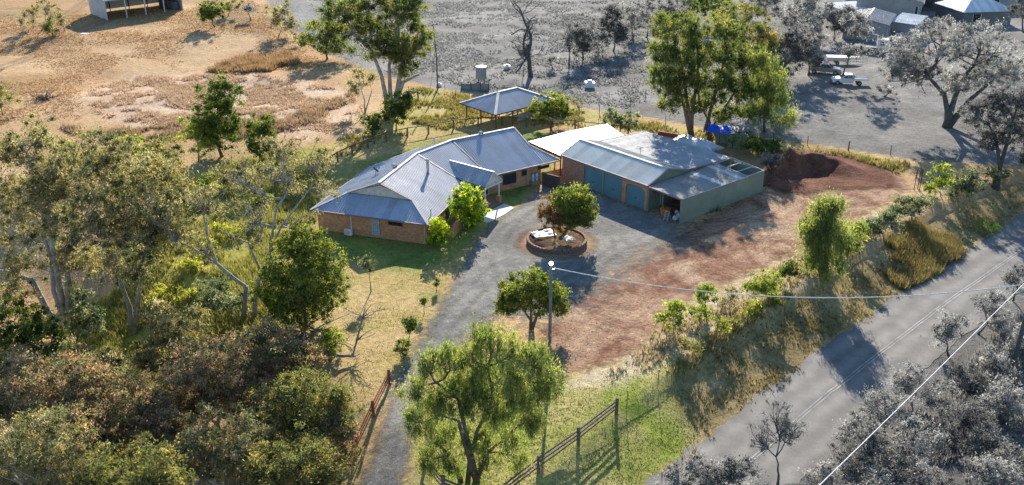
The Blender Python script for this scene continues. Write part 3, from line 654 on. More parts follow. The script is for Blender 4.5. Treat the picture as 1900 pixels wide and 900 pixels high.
# arched head over the third door
m = MB(); na = 14; cx, hw_, zs, zc = 11.86, 1.44, 1.95, 2.55; prev = None
for i in range(na+1):
    a = math.pi*i/na; x = cx-hw_*math.cos(a); z = zs+(zc-zs)*math.sin(a)**.7
    if prev: m.hexa([z3(gg(prev[0], 0), prev[1]), z3(gg(x, 0), z), z3(gg(x, .26), z), z3(gg(prev[0], .26), prev[1])], [z3(gg(prev[0], 0), 2.97), z3(gg(x, 0), 2.97), z3(gg(x, .26), 2.97), z3(gg(prev[0], .26), 2.97)])
    prev = (x, z)
m.build('arch', 'brick', gar)
for a0, a1, zt in ((3.72, 6.72, 2.72), (6.92, 9.86, 2.72), (10.42, 13.3, 2.7)):
    dr = None; nb = 14
    m = MB(); m.box(gg((a0+a1)/2, .2), GA, GB, (a1-a0)/2, .02, 0, zt); dr = m.build('roller_door', 'door_green', gar)
    for i in range(nb):
        m = MB(); z = zt*(i+.5)/nb; m.beam(z3(gg(a0+.02, .165), z), z3(gg(a1-.02, .165), z), .03, zt/nb*.62); o = m.build('slat', 'door_green', dr)
    m = MB(); m.box(gg((a0+a1)/2, .135), GA, GB, .12, .02, .95, 1.02); o = m.build('handle', 'dark', dr)
fpier(6.72, 6.92, 0, 2.72, 'sheet_green', 'door_post')
# side and back walls, sheeted
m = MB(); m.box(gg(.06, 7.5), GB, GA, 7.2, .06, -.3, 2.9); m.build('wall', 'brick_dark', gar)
m = MB(); m.box(gg(6.85, 14.8), GA, GB, 6.8, .05, -.3, 2.85); m.build('wall', 'sheet_green', gar)
m = MB(); pr = [(.26, -.3), (14.75, -.3), (14.75, 2.85), (6.4, 3.32), (3.14, 4.2), (.26, 3.1)]
vs3 = [z3(gg(13.62, q[0]), q[1]) for q in pr]; m.slab(vs3, .05, (-GA[0], -GA[1], 0)); m.build('side_wall', 'sheet_green', gar)
k = 0
while k < 60:
    b0 = .4+k*.24; zt = np.interp(b0, [0, 3.14, 6.4, 14.95], [3.05, 4.22, 3.34, 2.86]); m = MB(); m.beam(z3(gg(13.66, b0), 0), z3(gg(13.66, b0), zt), .05, .09); m.build('wall_rib', 'sheet_green', gar); k += 1
m = MB(); m.tube([z3(gg(8.2, 4.7), 3.9), z3(gg(8.2, 4.7), 5.1)], .025, 6)
for zz, l in ((5.05, .5), (4.9, .35), (4.75, .6)): m.beam(z3(gg(8.2-l, 4.7), zz), z3(gg(8.2+l, 4.7), zz), .025)
m.beam(z3(gg(8.2, 4.2), 4.95), z3(gg(8.2, 5.2), 4.95), .025); m.build('antenna', 'timber_dark', gar)
# patio roof between the two
pat = thing('patio_roof', (2.05, 114.3, 0), 'glaring white low metal patio roof behind house and garage', 'patio roof')
P0 = np.array([2.05, 114.4]); P1 = np.array([6.0, 108.45]); PB = P0+D3*12.9; PC = gg(-.2, 11.6)
mid0, mid1 = P0+D3*6.6, gg(-.2, 4.2)
roofpart('roof', [z3(P0, 2.62), z3(mid0, 2.86), z3(mid1, 2.86), z3(P1, 2.62)], uv2(-56), 'roof_white', pat)
roofpart('roof', [z3(mid0, 2.86), z3(PB, 2.74), z3(PC, 2.74), z3(mid1, 2.86)], uv2(-56), 'roof_white', pat)
m = MB(); m.beam(z3(P0, 2.52), z3(P1, 2.52), .1, .22); m.build('fascia', 'timber_dark', pat)
for q in (P0+D3*.3+uv2(-56)*.4, P0+D3*6.5+uv2(-56)*.3, PB-D3*.3+uv2(-56)*.3, P1+D3*.25-uv2(-56)*.5):
    m = MB(); m.box(q, D3, N3, .06, .06, -.2, 2.6); m.build('post', 'timber_dark', pat)
m = MB(); q = gz(1029, 312)[:2]; m.box(q, D3, N3, .08, .08, 0, 2.4); m.build('post', 'cream', pat)
m = MB(); q = gg(-.12, .9); m.lathe(z3(q, 2.1), [(.05, 0), (.09, .05), (.09, .15), (.04, .2)], 8)
lt = thing('wall_lamp', z3(q, 2.1), 'small lit lamp under the eave beside the timber screen', 'lamp'); m.build('globe', 'lamp_warm', lt)
# lean-to machinery shed
sk = thing('lean_to_shed', (*gg(13.8, 0), 0), 'pale green corrugated lean-to shed joined to the right side of the garage', 'shed')
def kz(a, b_): return np.interp(a, [13.8, 18.5], [3.02, 2.93-.018*max(b_, 0)])
S0, S1 = 13.85, 18.55
def skq(b0, b1, a0=S0, a1=S1+.06): return [z3(gg(a0, b0), kz(a0, b0)), z3(gg(a1, b0), kz(a1, b0)), z3(gg(a1, b1), kz(a1, b1)), z3(gg(a0, b1), kz(a0, b1))]
edges = [-.2, 1.3, 2.8, 4.3, 5.8, 6.7, 7.5, 9.0, 9.9, 10.7, 11.5]
for i, (b0, b1) in enumerate(zip(edges[:-1], edges[1:])):
    pts = skq(b0+.01, b1); m = MB(); ribbed(m, pts, GB, .19, .025, .08); m.slab([q-np.array((0, 0, .015)) for q in pts], .03)
    m.build('clear_roof_sheet' if i in (5, 8) else 'roof_sheet', 'clear_sheet' if i in (5, 8) else 'roof_cream', sk)
for b_ in (11.6, 14.72): m = MB(); m.beam(z3(gg(S0, b_), kz(S0, b_)-.05), z3(gg(S1, b_), kz(S1, b_)-.05), .1, .14); m.build('rafter', 'cap_light', sk)
for a in (S0+.05, 15.45, 17.0, S1-.03): m = MB(); m.beam(z3(gg(a, 11.4), kz(a, 11.4)-.02), z3(gg(a, 14.8), kz(a, 14.8)-.02), .09, .1); m.build('purlin', 'cap_light', sk)
m = MB(); m.beam(z3(gg(S0, -.22), kz(S0, 0)-.06), z3(gg(S1+.06, -.22), kz(S1, 0)-.06), .06, .18); m.build('fascia', 'trim', sk)
m = MB(); m.beam(z3(gg(S1+.09, -.2), kz(S1, 0)-.03), z3(gg(S1+.09, 11.5), kz(S1, 11.5)-.03), .06, .1); m.build('barge_board', 'cap_light', sk)
nsh = 19
for i in range(nsh):
    b0, b1 = 14.8*i/nsh, 14.8*(i+1)/nsh; m = MB(); z0_, z1_ = kz(S1, b0)-.1, kz(S1, b1)-.1
    ribbed(m, [z3(gg(S1+.004*(i % 2), b0), .03), z3(gg(S1+.004*(i % 2), b1+.02), .03), z3(gg(S1+.004*(i % 2), b1+.02), z1_), z3(gg(S1+.004*(i % 2), b0), z0_)], GB, .19, .03, .09)
    m.slab([z3(gg(S1-.012, b0), -.1), z3(gg(S1-.012, b1), -.1), z3(gg(S1-.012, b1), z1_), z3(gg(S1-.012, b0), z0_)], .015, (-GA[0], -GA[1], 0)); m.build('wall_sheet', 'sheet_green', sk)
m = MB(); m.box(gg(16.2, 14.76), GA, GB, 2.3, .03, -.1, 2.6); m.build('back_wall', 'sheet_green', sk)
for a in (S0+.05, S1-.05): m = MB(); m.box(gg(a, -.06), GA, GB, .05, .05, -.2, 2.85); m.build('post', 'galv', sk)
m = MB(); m.box(gg(15.9, .05), GA, GB, .035, .035, -.1, 2.9); m.build('post', 'galv', sk)
m = MB(); m.box(gg(13.83, 1.0), GB, GA, .2, .06, 1.35, 2.05); m.build('meter_box', 'galv', sk)
m = MB(); m.tube([z3(gg(13.85, 2.1), .25), z3(gg(13.85, 2.1), 1.5)], .04, 8); m.build('downpipe', 'white', sk)
# stored odds and ends in its mouth
def blob(name, c, r, mat, label=None, cat=None, group=None, parent=None, seed=0, squash=1.0, sub=2, rough=.3):
    import bmesh
    bm = bmesh.new(); bmesh.ops.create_icosphere(bm, subdivisions=sub, radius=1); R = np.random.default_rng(seed)
    ph = R.random(9)*6
    for v_ in bm.verts:
        q = v_.co; k_ = 1+rough*(math.sin(q.x*3+ph[0])*math.sin(q.y*3.3+ph[1])+.6*math.sin(q.z*5+ph[2]+q.x*4))
        v_.co = Vector((c[0]+q.x*r*k_, c[1]+q.y*r*k_, c[2]+q.z*r*k_*squash))
    me = bpy.data.meshes.new(name); bm.to_mesh(me); bm.free(); o = bpy.data.objects.new(name, me); COL.objects.link(o); me.materials.append(MAT[mat])
    return tag(o, label, cat, group)
jk = [(17.5, .5, .25, .30), (17.9, .9, .3, .36), (17.2, 1.3, .3, .33), (18.1, 1.6, .5, .34), (17.6, 2.2, .55, .36), (17.95, .35, .62, .25), (18.1, 2.6, .75, .33), (17.3, .9, .72, .24), (17.75, 1.4, .85, .24)]
lab = ['white plastic bag lying lowest at the shed mouth', 'bulging white bag behind the step ladder', 'white bag left of the pile inside the lean-to', 'white bag against the shed side wall', 'big pale bag at the back of the pile', 'small white bag beside the front post', 'pale bag deepest in the lean-to pile', 'little white bag on top at the left', 'white bag crowning the junk pile']
for i, (a, b_, z, r) in enumerate(jk): blob('junk_bag', (*gg(a, b_), z), r, 'junk_white', lab[i], 'bag', 'white bags piled in the lean-to', seed=i)
ob = thing('barrow', (*gg(15.9, .55), 0), 'orange box standing in the mouth of the lean-to', 'box'); m = MB(); c = gg(15.9, .55)
m.hexa([z3(c+GA*a+GB*b_, .05) for a, b_ in ((-.35, -.3), (.35, -.3), (.35, .3), (-.35, .3))], [z3(c+GA*a*1.15+GB*b_*1.15, .8) for a, b_ in ((-.35, -.3), (.35, -.3), (.35, .3), (-.35, .3))]); m.build('tub', 'orange', ob, bevel=.04)
m = MB(); m.box(c, GA, GB, .46, .4, .8, .88); m.build('rim', 'orange', ob); ob.name = 'storage_box'
c = gg(17.0, -.35); ld = thing('step_ladder', (*c, 0), 'small metal step ladder in front of the white bags', 'ladder')
for s in (-1, 1):
    m = MB(); m.beam(z3(c+GA*s*.25-GB*.3, 0), z3(c+GA*s*.2, 1.15), .05, .07); m.build('rail', 'cap_light', ld); m = MB(); m.beam(z3(c+GA*s*.25+GB*.35, 0), z3(c+GA*s*.2, 1.15), .04); m.build('leg', 'cap_light', ld)
for i in range(4): z = .25+i*.27; m = MB(); q = c-GB*.3*(1-z/1.15); m.box(q, GA, GB, .24, .08, z, z+.03); m.build('tread', 'cap_light', ld)
m = MB(); q = gg(16.4, 1.6); bn_ = thing('work_bench', (*q, 0), 'dark cluttered bench in the shade of the lean-to', 'bench'); m.box(q, GA, GB, .8, .4, .82, .88); m.build('top', 'timber_dark', bn_)
for s in (-1, 1):
    for s2 in (-1, 1): m = MB(); m.box(q+GA*s*.72+GB*s2*.33, GA, GB, .04, .04, 0, .82); m.build('leg', 'timber_dark', bn_)

# ------------------------------------------------------------------ open hip-roofed pavilion behind the house
ga, gb_ = uv2(41.2), uv2(-48.8); gL = np.array([-7.6, 133.0]); gw, gl = 8.0, 11.6
pav = thing('pavilion', (*gL, 0), 'open pavilion with grey hipped metal roof behind the yard fence', 'pavilion')
def pv_(a, b_): return gL+gb_*a+ga*b_
c1, c2, c3, c4 = pv_(0, 0), pv_(gw, 0), pv_(gw, gl), pv_(0, gl); h1, h2 = pv_(gw/2, gw/2), pv_(gw/2, gl-gw/2); ze, zt = 2.4, 4.15
roofpart('roof', [z3(c1, ze), z3(c2, ze), z3(h1, zt)], gb_, 'roof_grey', pav); roofpart('roof', [z3(c2, ze), z3(c3, ze), z3(h2, zt), z3(h1, zt)], ga, 'roof_grey', pav)
roofpart('roof', [z3(c3, ze), z3(c4, ze), z3(h2, zt)], gb_, 'roof_grey', pav); roofpart('roof', [z3(c4, ze), z3(c1, ze), z3(h1, zt), z3(h2, zt)], ga, 'roof_grey', pav)
for a, b_ in ((c1, h1), (c2, h1), (c3, h2), (c4, h2)): cap(z3(a, ze), z3(b_, zt), .4, 'cap_light', pav)
cap(z3(h1, zt), z3(h2, zt), .4, 'cap_light', pav)
for a, b_ in ((.7, .7), (gw/2, .7), (gw-.7, .7), (gw-.7, gl/3), (gw-.7, 2*gl/3), (gw-.7, gl-.7), (.7, gl-.7), (.7, gl/2)):
    q = pv_(a, b_); m = MB(); m.box(q, ga, gb_, .07, .07, ground(q)-.2, ze+.05); m.build('post', 'timber_red', pav)
for a, b_ in ((c1, c2), (c2, c3), (c3, c4), (c4, c1)): m = MB(); m.beam(z3(a, ze-.06), z3(b_, ze-.06), .1, .14); m.build('beam', 'timber_dark', pav)
for i in range(3): q0, q1 = pv_(gw-1.2, 5.2+2*i), pv_(gw-1.2, 7.1+2*i); m = MB(); m.slab([z3(q0, .2), z3(q1, .2), z3(q1, 1.25), z3(q0, 1.25)], .04, (*gb_, 0)); m.build('side_panel', 'wall_pale', pav)

# ------------------------------------------------------------------ plants
def unit(v): return v/(np.linalg.norm(v, axis=-1, keepdims=True)+1e-9)
STY = {   # leaf length, width, droop, clump radius, cover, leaf cover, colours, bark, branches per blob
 'gum':    dict(L=.26, w=.11, droop=.8, cr=.70, cov=1.65, lc=1.2, cols=[(.09, .095, .05), (.15, .14, .075), (.06, .07, .04), (.24, .215, .14), (.16, .13, .06)], bark='bark_pale', nb=15),
 'gumgreen': dict(L=.28, w=.13, droop=.8, cr=.75, cov=2.3, lc=1.4, cols=[(.06, .08, .03), (.10, .12, .04), (.15, .145, .05), (.045, .06, .028)], bark='bark_pale', nb=8),
 'gumred': dict(L=.25, w=.105, droop=.6, cr=.62, cov=1.9, lc=1.25, cols=[(.13, .10, .065), (.23, .15, .095), (.085, .085, .055), (.16, .135, .075), (.30, .22, .16), (.10, .11, .06)], bark='bark_pale', nb=14),
 'gumgold': dict(L=.27, w=.12, droop=.5, cr=.75, cov=2.0, lc=1.3, cols=[(.12, .115, .04), (.20, .17, .06), (.07, .08, .035), (.09, .105, .04)], bark='bark', nb=7),
 'sparse': dict(L=.25, w=.10, droop=.9, cr=.6, cov=.85, lc=.75, cols=[(.13, .12, .08), (.20, .175, .12), (.10, .10, .06)], bark='bark_pale', nb=22),
 'green':  dict(L=.24, w=.14, droop=.2, cr=.5, cov=3.0, lc=1.5, full=.7, cols=[(.10, .13, .028), (.165, .185, .035), (.05, .075, .022), (.13, .14, .045)], bark='bark', nb=5),
 'dark':   dict(L=.26, w=.14, droop=.3, cr=.55, cov=2.7, lc=1.5, full=.6, cols=[(.045, .075, .02), (.08, .115, .025), (.03, .05, .018), (.11, .125, .035)], bark='bark', nb=5),
 'pepper': dict(L=.34, w=.085, droop=2.1, cr=.8, cov=2.3, lc=1.05, full=.45, cols=[(.11, .14, .045), (.165, .185, .06), (.065, .095, .032), (.20, .21, .08)], bark='bark', nb=8),
 'weep':   dict(L=.38, w=.10, droop=1.3, cr=.75, cov=1.8, lc=1.3, full=.35, cols=[(.08, .105, .035), (.12, .14, .045), (.05, .07, .028), (.16, .16, .065)], bark='bark', nb=8),
 'lime':   dict(L=.26, w=.13, droop=.4, cr=.48, cov=2.2, lc=1.2, cols=[(.16, .20, .04), (.23, .25, .06), (.10, .14, .03)], bark='bark', nb=5),
 'bluish': dict(L=.24, w=.11, droop=.3, cr=.48, cov=2.3, lc=1.3, cols=[(.10, .12, .085), (.18, .195, .15), (.05, .07, .045)], bark='bark', nb=5),
 'yellow': dict(L=.32, w=.11, droop=-.6, cr=.42, cov=1.9, lc=1.0, cols=[(.22, .22, .045), (.30, .29, .07), (.13, .16, .03)], bark='bark', nb=3),
 'citrus': dict(L=.36, w=.17, droop=.5, cr=.48, cov=3.0, lc=1.3, full=.7, cols=[(.12, .19, .02), (.34, .34, .02), (.06, .11, .02), (.16, .24, .03)], bark='bark', nb=5),
 'brown':  dict(L=.20, w=.06, droop=-.4, cr=.5, cov=2.6, lc=1.1, cols=[(.17, .10, .06), (.24, .16, .09), (.11, .075, .05)], bark='bark', nb=18),
 'grey':   dict(L=.27, w=.11, droop=.6, cr=.6, cov=2.0, lc=1.2, cols=[(.17, .17, .165), (.27, .27, .26), (.10, .10, .10)], bark='bark_grey', nb=8),
 'greyfine': dict(L=.24, w=.09, droop=.3, cr=.55, cov=2.1, lc=1.0, cols=[(.20, .20, .195), (.29, .29, .28), (.12, .12, .12)], bark='bark_grey', nb=12),
 'greydark': dict(L=.27, w=.11, droop=.6, cr=.65, cov=2.3, lc=1.3, cols=[(.10, .10, .10), (.17, .17, .165), (.065, .065, .065)], bark='bark_grey', nb=7),
 'greybare': dict(L=.2, w=.06, droop=.2, cr=.5, cov=1.3, lc=.6, cols=[(.10, .10, .10), (.15, .15, .15)], bark='bark_grey', nb=30)}
def curve(a, b, sag, n, R):
    a = np.array(a); b = np.array(b); t = np.linspace(0, 1, n)[:, None]; L = np.linalg.norm(b-a)
    off = R.normal(size=3)*L*sag; return a*(1-t)+b*t+off*(t*(1-t)*4)+R.normal(size=(n, 3))*L*.018*np.minimum(t*4, 1)
SEED = [100]
def tree(name, label, base, blobs, style, r=.16, ways=None, cat='tree', group=None, lean=0, sub=4, sc=None, depth=1.0, cover=1.0, bark=None, shoots=1.0):
    """base: pixel or 3-d foot; blobs: (cx, cy, rx, ry[, depth offset]) crown masses seen at the tree's own distance; ways: trunk paths"""
    SEED[0] += 1; R = np.random.default_rng(SEED[0]); st = STY[style]
    b0 = GP(*base) if len(base) == 2 else np.array(base, float); Yb = b0[1]
    dist = math.hypot(math.hypot(b0[0], b0[1]), CAMZ); ppm = FPX/(Yb*cP+(CAMZ-b0[2]-3)*sP); s = sc or min(max((dist/78)**.75, .85), 1.6)
    root = thing(name, b0, label, cat, group); tm = MB(); CL = []; CR = []
    ends = []; ways = ways or []
    cen = np.mean([at(q[0], q[1]+q[3]*.3, Yb) for q in blobs], 0) if blobs else b0+np.array((0, 0, 3))
    paths = []
    if ways:
        for wv_ in ways:
            off = 0; pts = []
            for i, q in enumerate(wv_): pts.append(at(q[0], q[1], Yb+(q[2] if len(q) > 2 else 0)))
            paths.append(np.array(pts))
    else:
        k = .55 if st['cov'] < 2.2 else .8; e = b0+(cen-b0)*k; paths.append(curve(b0, e, .05, 6, R))
    for pi, pts in enumerate(paths):
        if ways and np.linalg.norm(pts[0][:2]-b0[:2]) < 1.2: pts[0] = b0-np.array((0, 0, .1)) if pi == 0 else np.array([pts[0][0], pts[0][1], ground(pts[0])-.1]); 
        first = pi == 0 or pts[0][2] < b0[2]+.6; r0 = r if first else r*.5; n = len(pts)
        if len(pts) > 1: tm.tube(pts, [r0*(1.15 if i == 0 and first else 1)*(1-.62*i/(n-1)) for i in range(n)], 8)
        ends.append(pts)
    allp = np.concatenate([np.concatenate([p[:-1]*(1-f)+p[1:]*f for f in (0, .5)]+[p[-1:]]) for p in ends]); low = allp[:, 2] > b0[2]+.25*(cen[2]-b0[2]); limbsrc = allp[low] if low.any() else allp
    for q in blobs:
        C = at(q[0], q[1], Yb+(q[4] if len(q) > 4 else R.uniform(-.35, .35)*q[2]/ppm)); C = np.array(C); rx, rz = q[2]/ppm*1.12, q[3]/ppm*1.12; ry = (rx*.9+.1*rz)*depth
        src = limbsrc[np.argmin(np.linalg.norm(limbsrc-C, axis=1)+np.maximum(limbsrc[:, 2]-C[2], 0)*2)]
        lp = curve(src, C+np.array((0, 0, -.25*rz)), .1, 6, R); tm.tube(lp, np.linspace(r*.5, r*.16, 6), 6)
        cr = st['cr']*s*.9; nsub = max(1, sub); n = max(4, int(st['cov']*cover*1.35*rx*rz/(cr*cr)*1.5)); cs = []
        subc = unit(R.normal(size=(nsub, 3)))*R.uniform(.35, .62, (nsub, 1))*np.array((rx, ry, rz)); subr = R.uniform(.3, .6, nsub)
        k = R.integers(0, nsub, n); dirs = unit(R.normal(size=(n, 3))); rad = R.uniform(.25, 1, (n, 1))**.55
        cs = C+subc[k]+dirs*rad*subr[k][:, None]*np.array((rx, ry, rz))
        full = R.random(n) < st.get('full', .35); cs[full] = C+dirs[full]*(R.uniform(.2, 1, (full.sum(), 1))**.5)*np.array((rx, ry, rz))*.98
        gl_ = hz(cs)+.25; cs[:, 2] = np.maximum(cs[:, 2], gl_); CL.append(cs); CR.append(cr*R.uniform(.6, 1.4, n))
        for c in cs[R.permutation(n)[:int(st['nb']*shoots)]]:
            i0 = lp[R.integers(2, 6)]; tm.tube(curve(i0, c, .12, 4, R), np.linspace(max(r*.2, .03), .018*s, 4), 4, False)
    tm.build('trunk', bark or st['bark'], root, True)
    if CL:
        CL = np.concatenate(CL); CR = np.concatenate(CR); L, w = st['L']*s*.75, st['w']*s*.75
        nl = max(6, int(st['lc']*3.1*(st['cr']*s*.9)**2/(L*w*.5)*.75)); n = len(CL); cols = np.array(st['cols'])
        ci = R.integers(0, len(cols), n); cj = R.integers(0, len(cols), n); mixk = R.random((n, 1)); cc = cols[ci]*(1-mixk)+cols[cj]*mixk; cc = cc*R.uniform(.75, 1.3, (n, 1))*(np.array((1.72, 1.69, 1.63)) if style.startswith('grey') else np.array((1.62, 1.62, 1.85)) if style in ('gum', 'gumred', 'gumgold') else 1.5)
        cen_ = np.repeat(CL, nl, 0); g_ = R.normal(size=(n*nl, 3)); g_ = unit(g_)*np.abs(R.normal(0, .62, (n*nl, 1)))
        cen_ = cen_+g_*np.repeat(CR, nl)[:, None]*np.array((1, 1, .72 if st['droop'] < 2 else 1.15))
        if st['droop'] > 2: cen_[:, 2] -= np.abs(R.normal(0, .35, n*nl))*s
        cen_[:, 2] = np.maximum(cen_[:, 2], hz(cen_)+.08)
        ax = unit(R.normal(size=(n*nl, 3))+np.array((0, 0, -st['droop']))); sdv = unit(np.cross(ax, R.normal(size=(n*nl, 3))))
        ln = L*R.uniform(.4, 1.5, (n*nl, 1))/2; wd = w*R.uniform(.5, 1.35, (n*nl, 1))/2
        V = np.stack([cen_-ax*ln+sdv*wd, cen_+ax*ln, cen_-ax*ln-sdv*wd], 1).reshape(-1, 3); Fl = np.arange(len(V)).reshape(-1, 3)
        cl = np.repeat(np.repeat(cc, nl, 0)*R.uniform(.75, 1.3, (n*nl, 1)), 3, 0)
        npmesh('crown', V, Fl, 'leaf_grey' if style.startswith('grey') else 'leaf', root, cl)
    return root
NLEAF = 0
# --- gums and scrub along the gully on the left
tree('gum_tree', 'tall pale-trunked gum with broad olive crown at the left edge', (125, 655), [(55, 430, 85, 65), (150, 395, 85, 75), (85, 310, 95, 65), (35, 255, 65, 45), (185, 300, 65, 55), (25, 520, 50, 45), (120, 490, 60, 35), (60, 370, 70, 50)], 'gum', .30,
     [[(125, 655), (118, 590), (100, 540), (95, 480), (75, 420)], [(103, 545), (60, 520), (15, 505), (-30, 500)], [(98, 520), (125, 470), (150, 420)], [(96, 490), (90, 420), (90, 340)]])
tree('gum_tree', 'dark gum with forked trunk on the grassy gully bank', (243, 620), [(240, 430, 78, 62), (275, 350, 80, 65), (205, 490, 48, 40), (310, 415, 50, 60), (200, 370, 50, 55), (262, 500, 45, 35)], 'gum', .26,
     [[(243, 620), (241, 570), (222, 520), (214, 470)], [(238, 560), (262, 500), (280, 430)]])
tree('gum_tree', 'thin-leaved gum with two grey trunks left of the house', (451, 597), [(325, 440, 40, 42), (385, 370, 50, 48), (470, 400, 55, 55), (520, 320, 58, 48), (575, 300, 48, 42), (608, 345, 34, 30), (440, 325, 48, 40), (305, 400, 30, 30), (560, 415, 38, 28), (520, 275, 40, 25), (375, 460, 36, 30)], 'sparse', .22,
     [[(451, 597), (457, 532), (436, 518), (402, 489), (386, 443), (377, 396)], [(472, 597), (474, 550), (482, 510), (499, 485), (503, 451), (512, 390), (540, 345)], [(503, 485), (545, 468), (585, 447)], [(482, 500), (461, 451), (406, 426)], [(402, 489), (355, 458), (318, 444)], [(500, 470), (522, 420), (560, 370), (590, 330)]], shoots=1.5)
tree('broadleaf_tree', 'dense bright green tree in front of the house corner', (565, 606), [(560, 500, 72, 62), (520, 540, 50, 50), (600, 530, 42, 52), (570, 450, 45, 35), (555, 575, 60, 32)], 'green', .2, sub=6)
for i, (bx, by, bl, st, lb) in enumerate([
    ((330, 745), 0, [(320, 610, 62, 52), (300, 665, 55, 45), (350, 670, 45, 45)], 'gum', 'tall olive gum rising above the scrub below the bare gum'),
    ((120, 835), 0, [(95, 690, 80, 45), (150, 720, 70, 50), (60, 740, 60, 50)], 'gumred', 'rusty gum low on the left side of the gully'),
    ((255, 900), 0, [(235, 750, 75, 55), (290, 790, 65, 55), (200, 800, 60, 50)], 'gumred', 'russet gum in the middle of the gully scrub'),
    ((400, 835), 0, [(385, 680, 80, 50), (430, 720, 70, 55), (345, 730, 55, 50)], 'gumred', 'broad reddish gum in front of the two grey trunks'),
    ((500, 775), 0, [(480, 640, 60, 42), (530, 670, 60, 45), (470, 690, 50, 40)], 'gumred', 'reddish gum just left of the fallen branches'),
    ((575, 875), 0, [(555, 735, 75, 55), (615, 760, 50, 55), (540, 790, 60, 45)], 'gumgold', 'golden brown gum crowding the red entrance rails'),
    ((420, 965), 0, [(400, 820, 85, 60), (465, 850, 70, 55), (340, 860, 60, 55)], 'gum', 'dark olive gum at the bottom of the frame'),
    ((560, 980), 0, [(545, 850, 75, 50), (600, 890, 55, 45), (500, 890, 50, 45)], 'gumgold', 'yellowish gum at the bottom beside the drive'),
    ((80, 965), 0, [(65, 815, 85, 60), (120, 860, 75, 55), (15, 870, 60, 60)], 'gum', 'spreading gum in the bottom left corner'),
    ((240, 1015), 0, [(225, 870, 85, 55), (290, 890, 60, 50), (170, 900, 60, 45)], 'gumgold', 'mottled gum at the bottom left of the frame'),
    ((455, 800), 0, [(450, 745, 48, 38), (470, 780, 40, 32)], 'gumred', 'brown-green gum wedged between the reddish and golden gums'),
    ((180, 800), 0, [(185, 680, 50, 40), (215, 715, 45, 40)], 'gum', 'olive grey gum below the forked dark gum'),
    ((30, 800), 0, [(20, 690, 50, 40), (15, 750, 55, 45)], 'gumred', 'russet gum at the left edge under the dark bush'),
    ((335, 850), 0, [(315, 745, 45, 36), (330, 795, 50, 40)], 'gum', 'grey-olive gum between the two russet gums'),
    ((160, 900), 0, [(150, 795, 55, 42), (175, 840, 50, 36)], 'gumred', 'pale russet gum above the bottom left corner gum'),
    ((490, 900), 0, [(490, 800, 52, 42), (510, 830, 40, 34)], 'gum', 'olive grey gum just left of the golden gum by the rails'),
    ((632, 880), 0, [(628, 795, 36, 45), (640, 835, 28, 35)], 'gumred', 'small rusty gum right beside the lowest red post')]):
    tree('gum_tree', lb, bx, bl, st, .24, group='gums in the gully', sub=6, cover=1.6)
tree('leafy_bush', 'dark green bush at the left edge under the tall gum', (45, 705), [(30, 600, 55, 50), (80, 630, 45, 45), (40, 660, 60, 40)], 'dark', .15, cat='bush', sub=5)
tree('silver_bush', 'silvery grey bush beside the tall gum trunk', (145, 640), [(145, 565, 40, 38), (160, 600, 32, 30)], 'bluish', .1, cat='bush', cover=.9)
tree('leafy_bush', 'golden olive shrub tree on the far side of the gully', (290, 400), [(290, 300, 50, 38), (250, 330, 48, 40), (330, 345, 38, 35), (285, 360, 55, 30)], 'gumgold', .2, cat='bush', sub=5, cover=1.2)
tree('leafy_bush', 'pale lime shrub on the paddock edge behind the gully', (240, 315), [(238, 275, 38, 24), (205, 290, 28, 20)], 'lime', .1, cat='bush')
tree('leafy_bush', 'olive thicket beside the dark upright tree', (165, 345), [(150, 300, 60, 28), (110, 280, 40, 24)], 'gumgold', .12, cat='bush')
tree('cypress_pine', 'dark upright tree standing at the paddock edge left', (412, 290), [(405, 175, 42, 32), (410, 215, 45, 38), (405, 250, 34, 30)], 'dark', .22, sub=5)
tree('leafy_bush', 'light green feathery shrub left of the dark upright tree', (368, 300), [(370, 225, 32, 26), (365, 262, 36, 30)], 'lime', .1, cat='bush')
tree('leafy_tree', 'slim olive tree right of the dark upright tree', (482, 325), [(480, 230, 24, 26), (482, 268, 28, 30)], 'dark', .14)
tree('leafy_bush', 'pale bush cut by the left edge on the paddock', (5, 215), [(0, 180, 34, 28)], 'gumgold', .1, cat='bush')
tree('leafy_bush', 'yellow green bush on the gully bank below the bare gum', (410, 590), [(400, 545, 45, 28), (440, 560, 30, 22)], 'bluish', .06, cat='bush')
for b_, bl, lb, st in (((440, 345), [(440, 318, 26, 20), (425, 330, 20, 14)], 'olive bush between the dark upright tree and the thin gum', 'gumgold'), ((535, 300), [(535, 280, 24, 16)], 'olive bush at the paddock end of the back lawn', 'gum'), ((385, 365), [(382, 340, 26, 20)], 'lime bush above the gully bank', 'lime'), ((500, 345), [(505, 322, 20, 16)], 'grey-green bush behind the thin gum', 'bluish'), ((590, 305), [(592, 290, 18, 11)], 'low olive bush beside the end of the yard fence', 'gumgold'), ((330, 395), [(330, 368, 28, 20)], 'brown-green bush below the golden shrub tree', 'gum')):
    tree('leafy_bush', lb, b_, bl, st, .07, cat='bush', group='bushes behind the gully')
for q, lb in (((345, 500), 'yellow grass clump high on the bank'), ((370, 470), 'yellow green clump above the bank dip'), ((300, 560), 'yellow green clump by the dark gum'), ((420, 440), 'yellow green clump under the thin gum'), ((350, 560), 'yellow green clump in the middle of the bank'), ((470, 380), 'yellow green clump near the paddock end of the bank'), ((540, 330), 'yellow green clump nearest the back lawn')):
    tree('grassy_shrub', lb, q, [(q[0], q[1]-14, 30, 16), (q[0]+18, q[1]-9, 20, 12)], 'yellow', .03, cat='shrub', group='shrubs on the gully bank')
tree('leafy_bush', 'round bush beside the fallen dead branches', (612, 668), [(612, 636, 36, 28)], 'lime', .08, cat='bush')
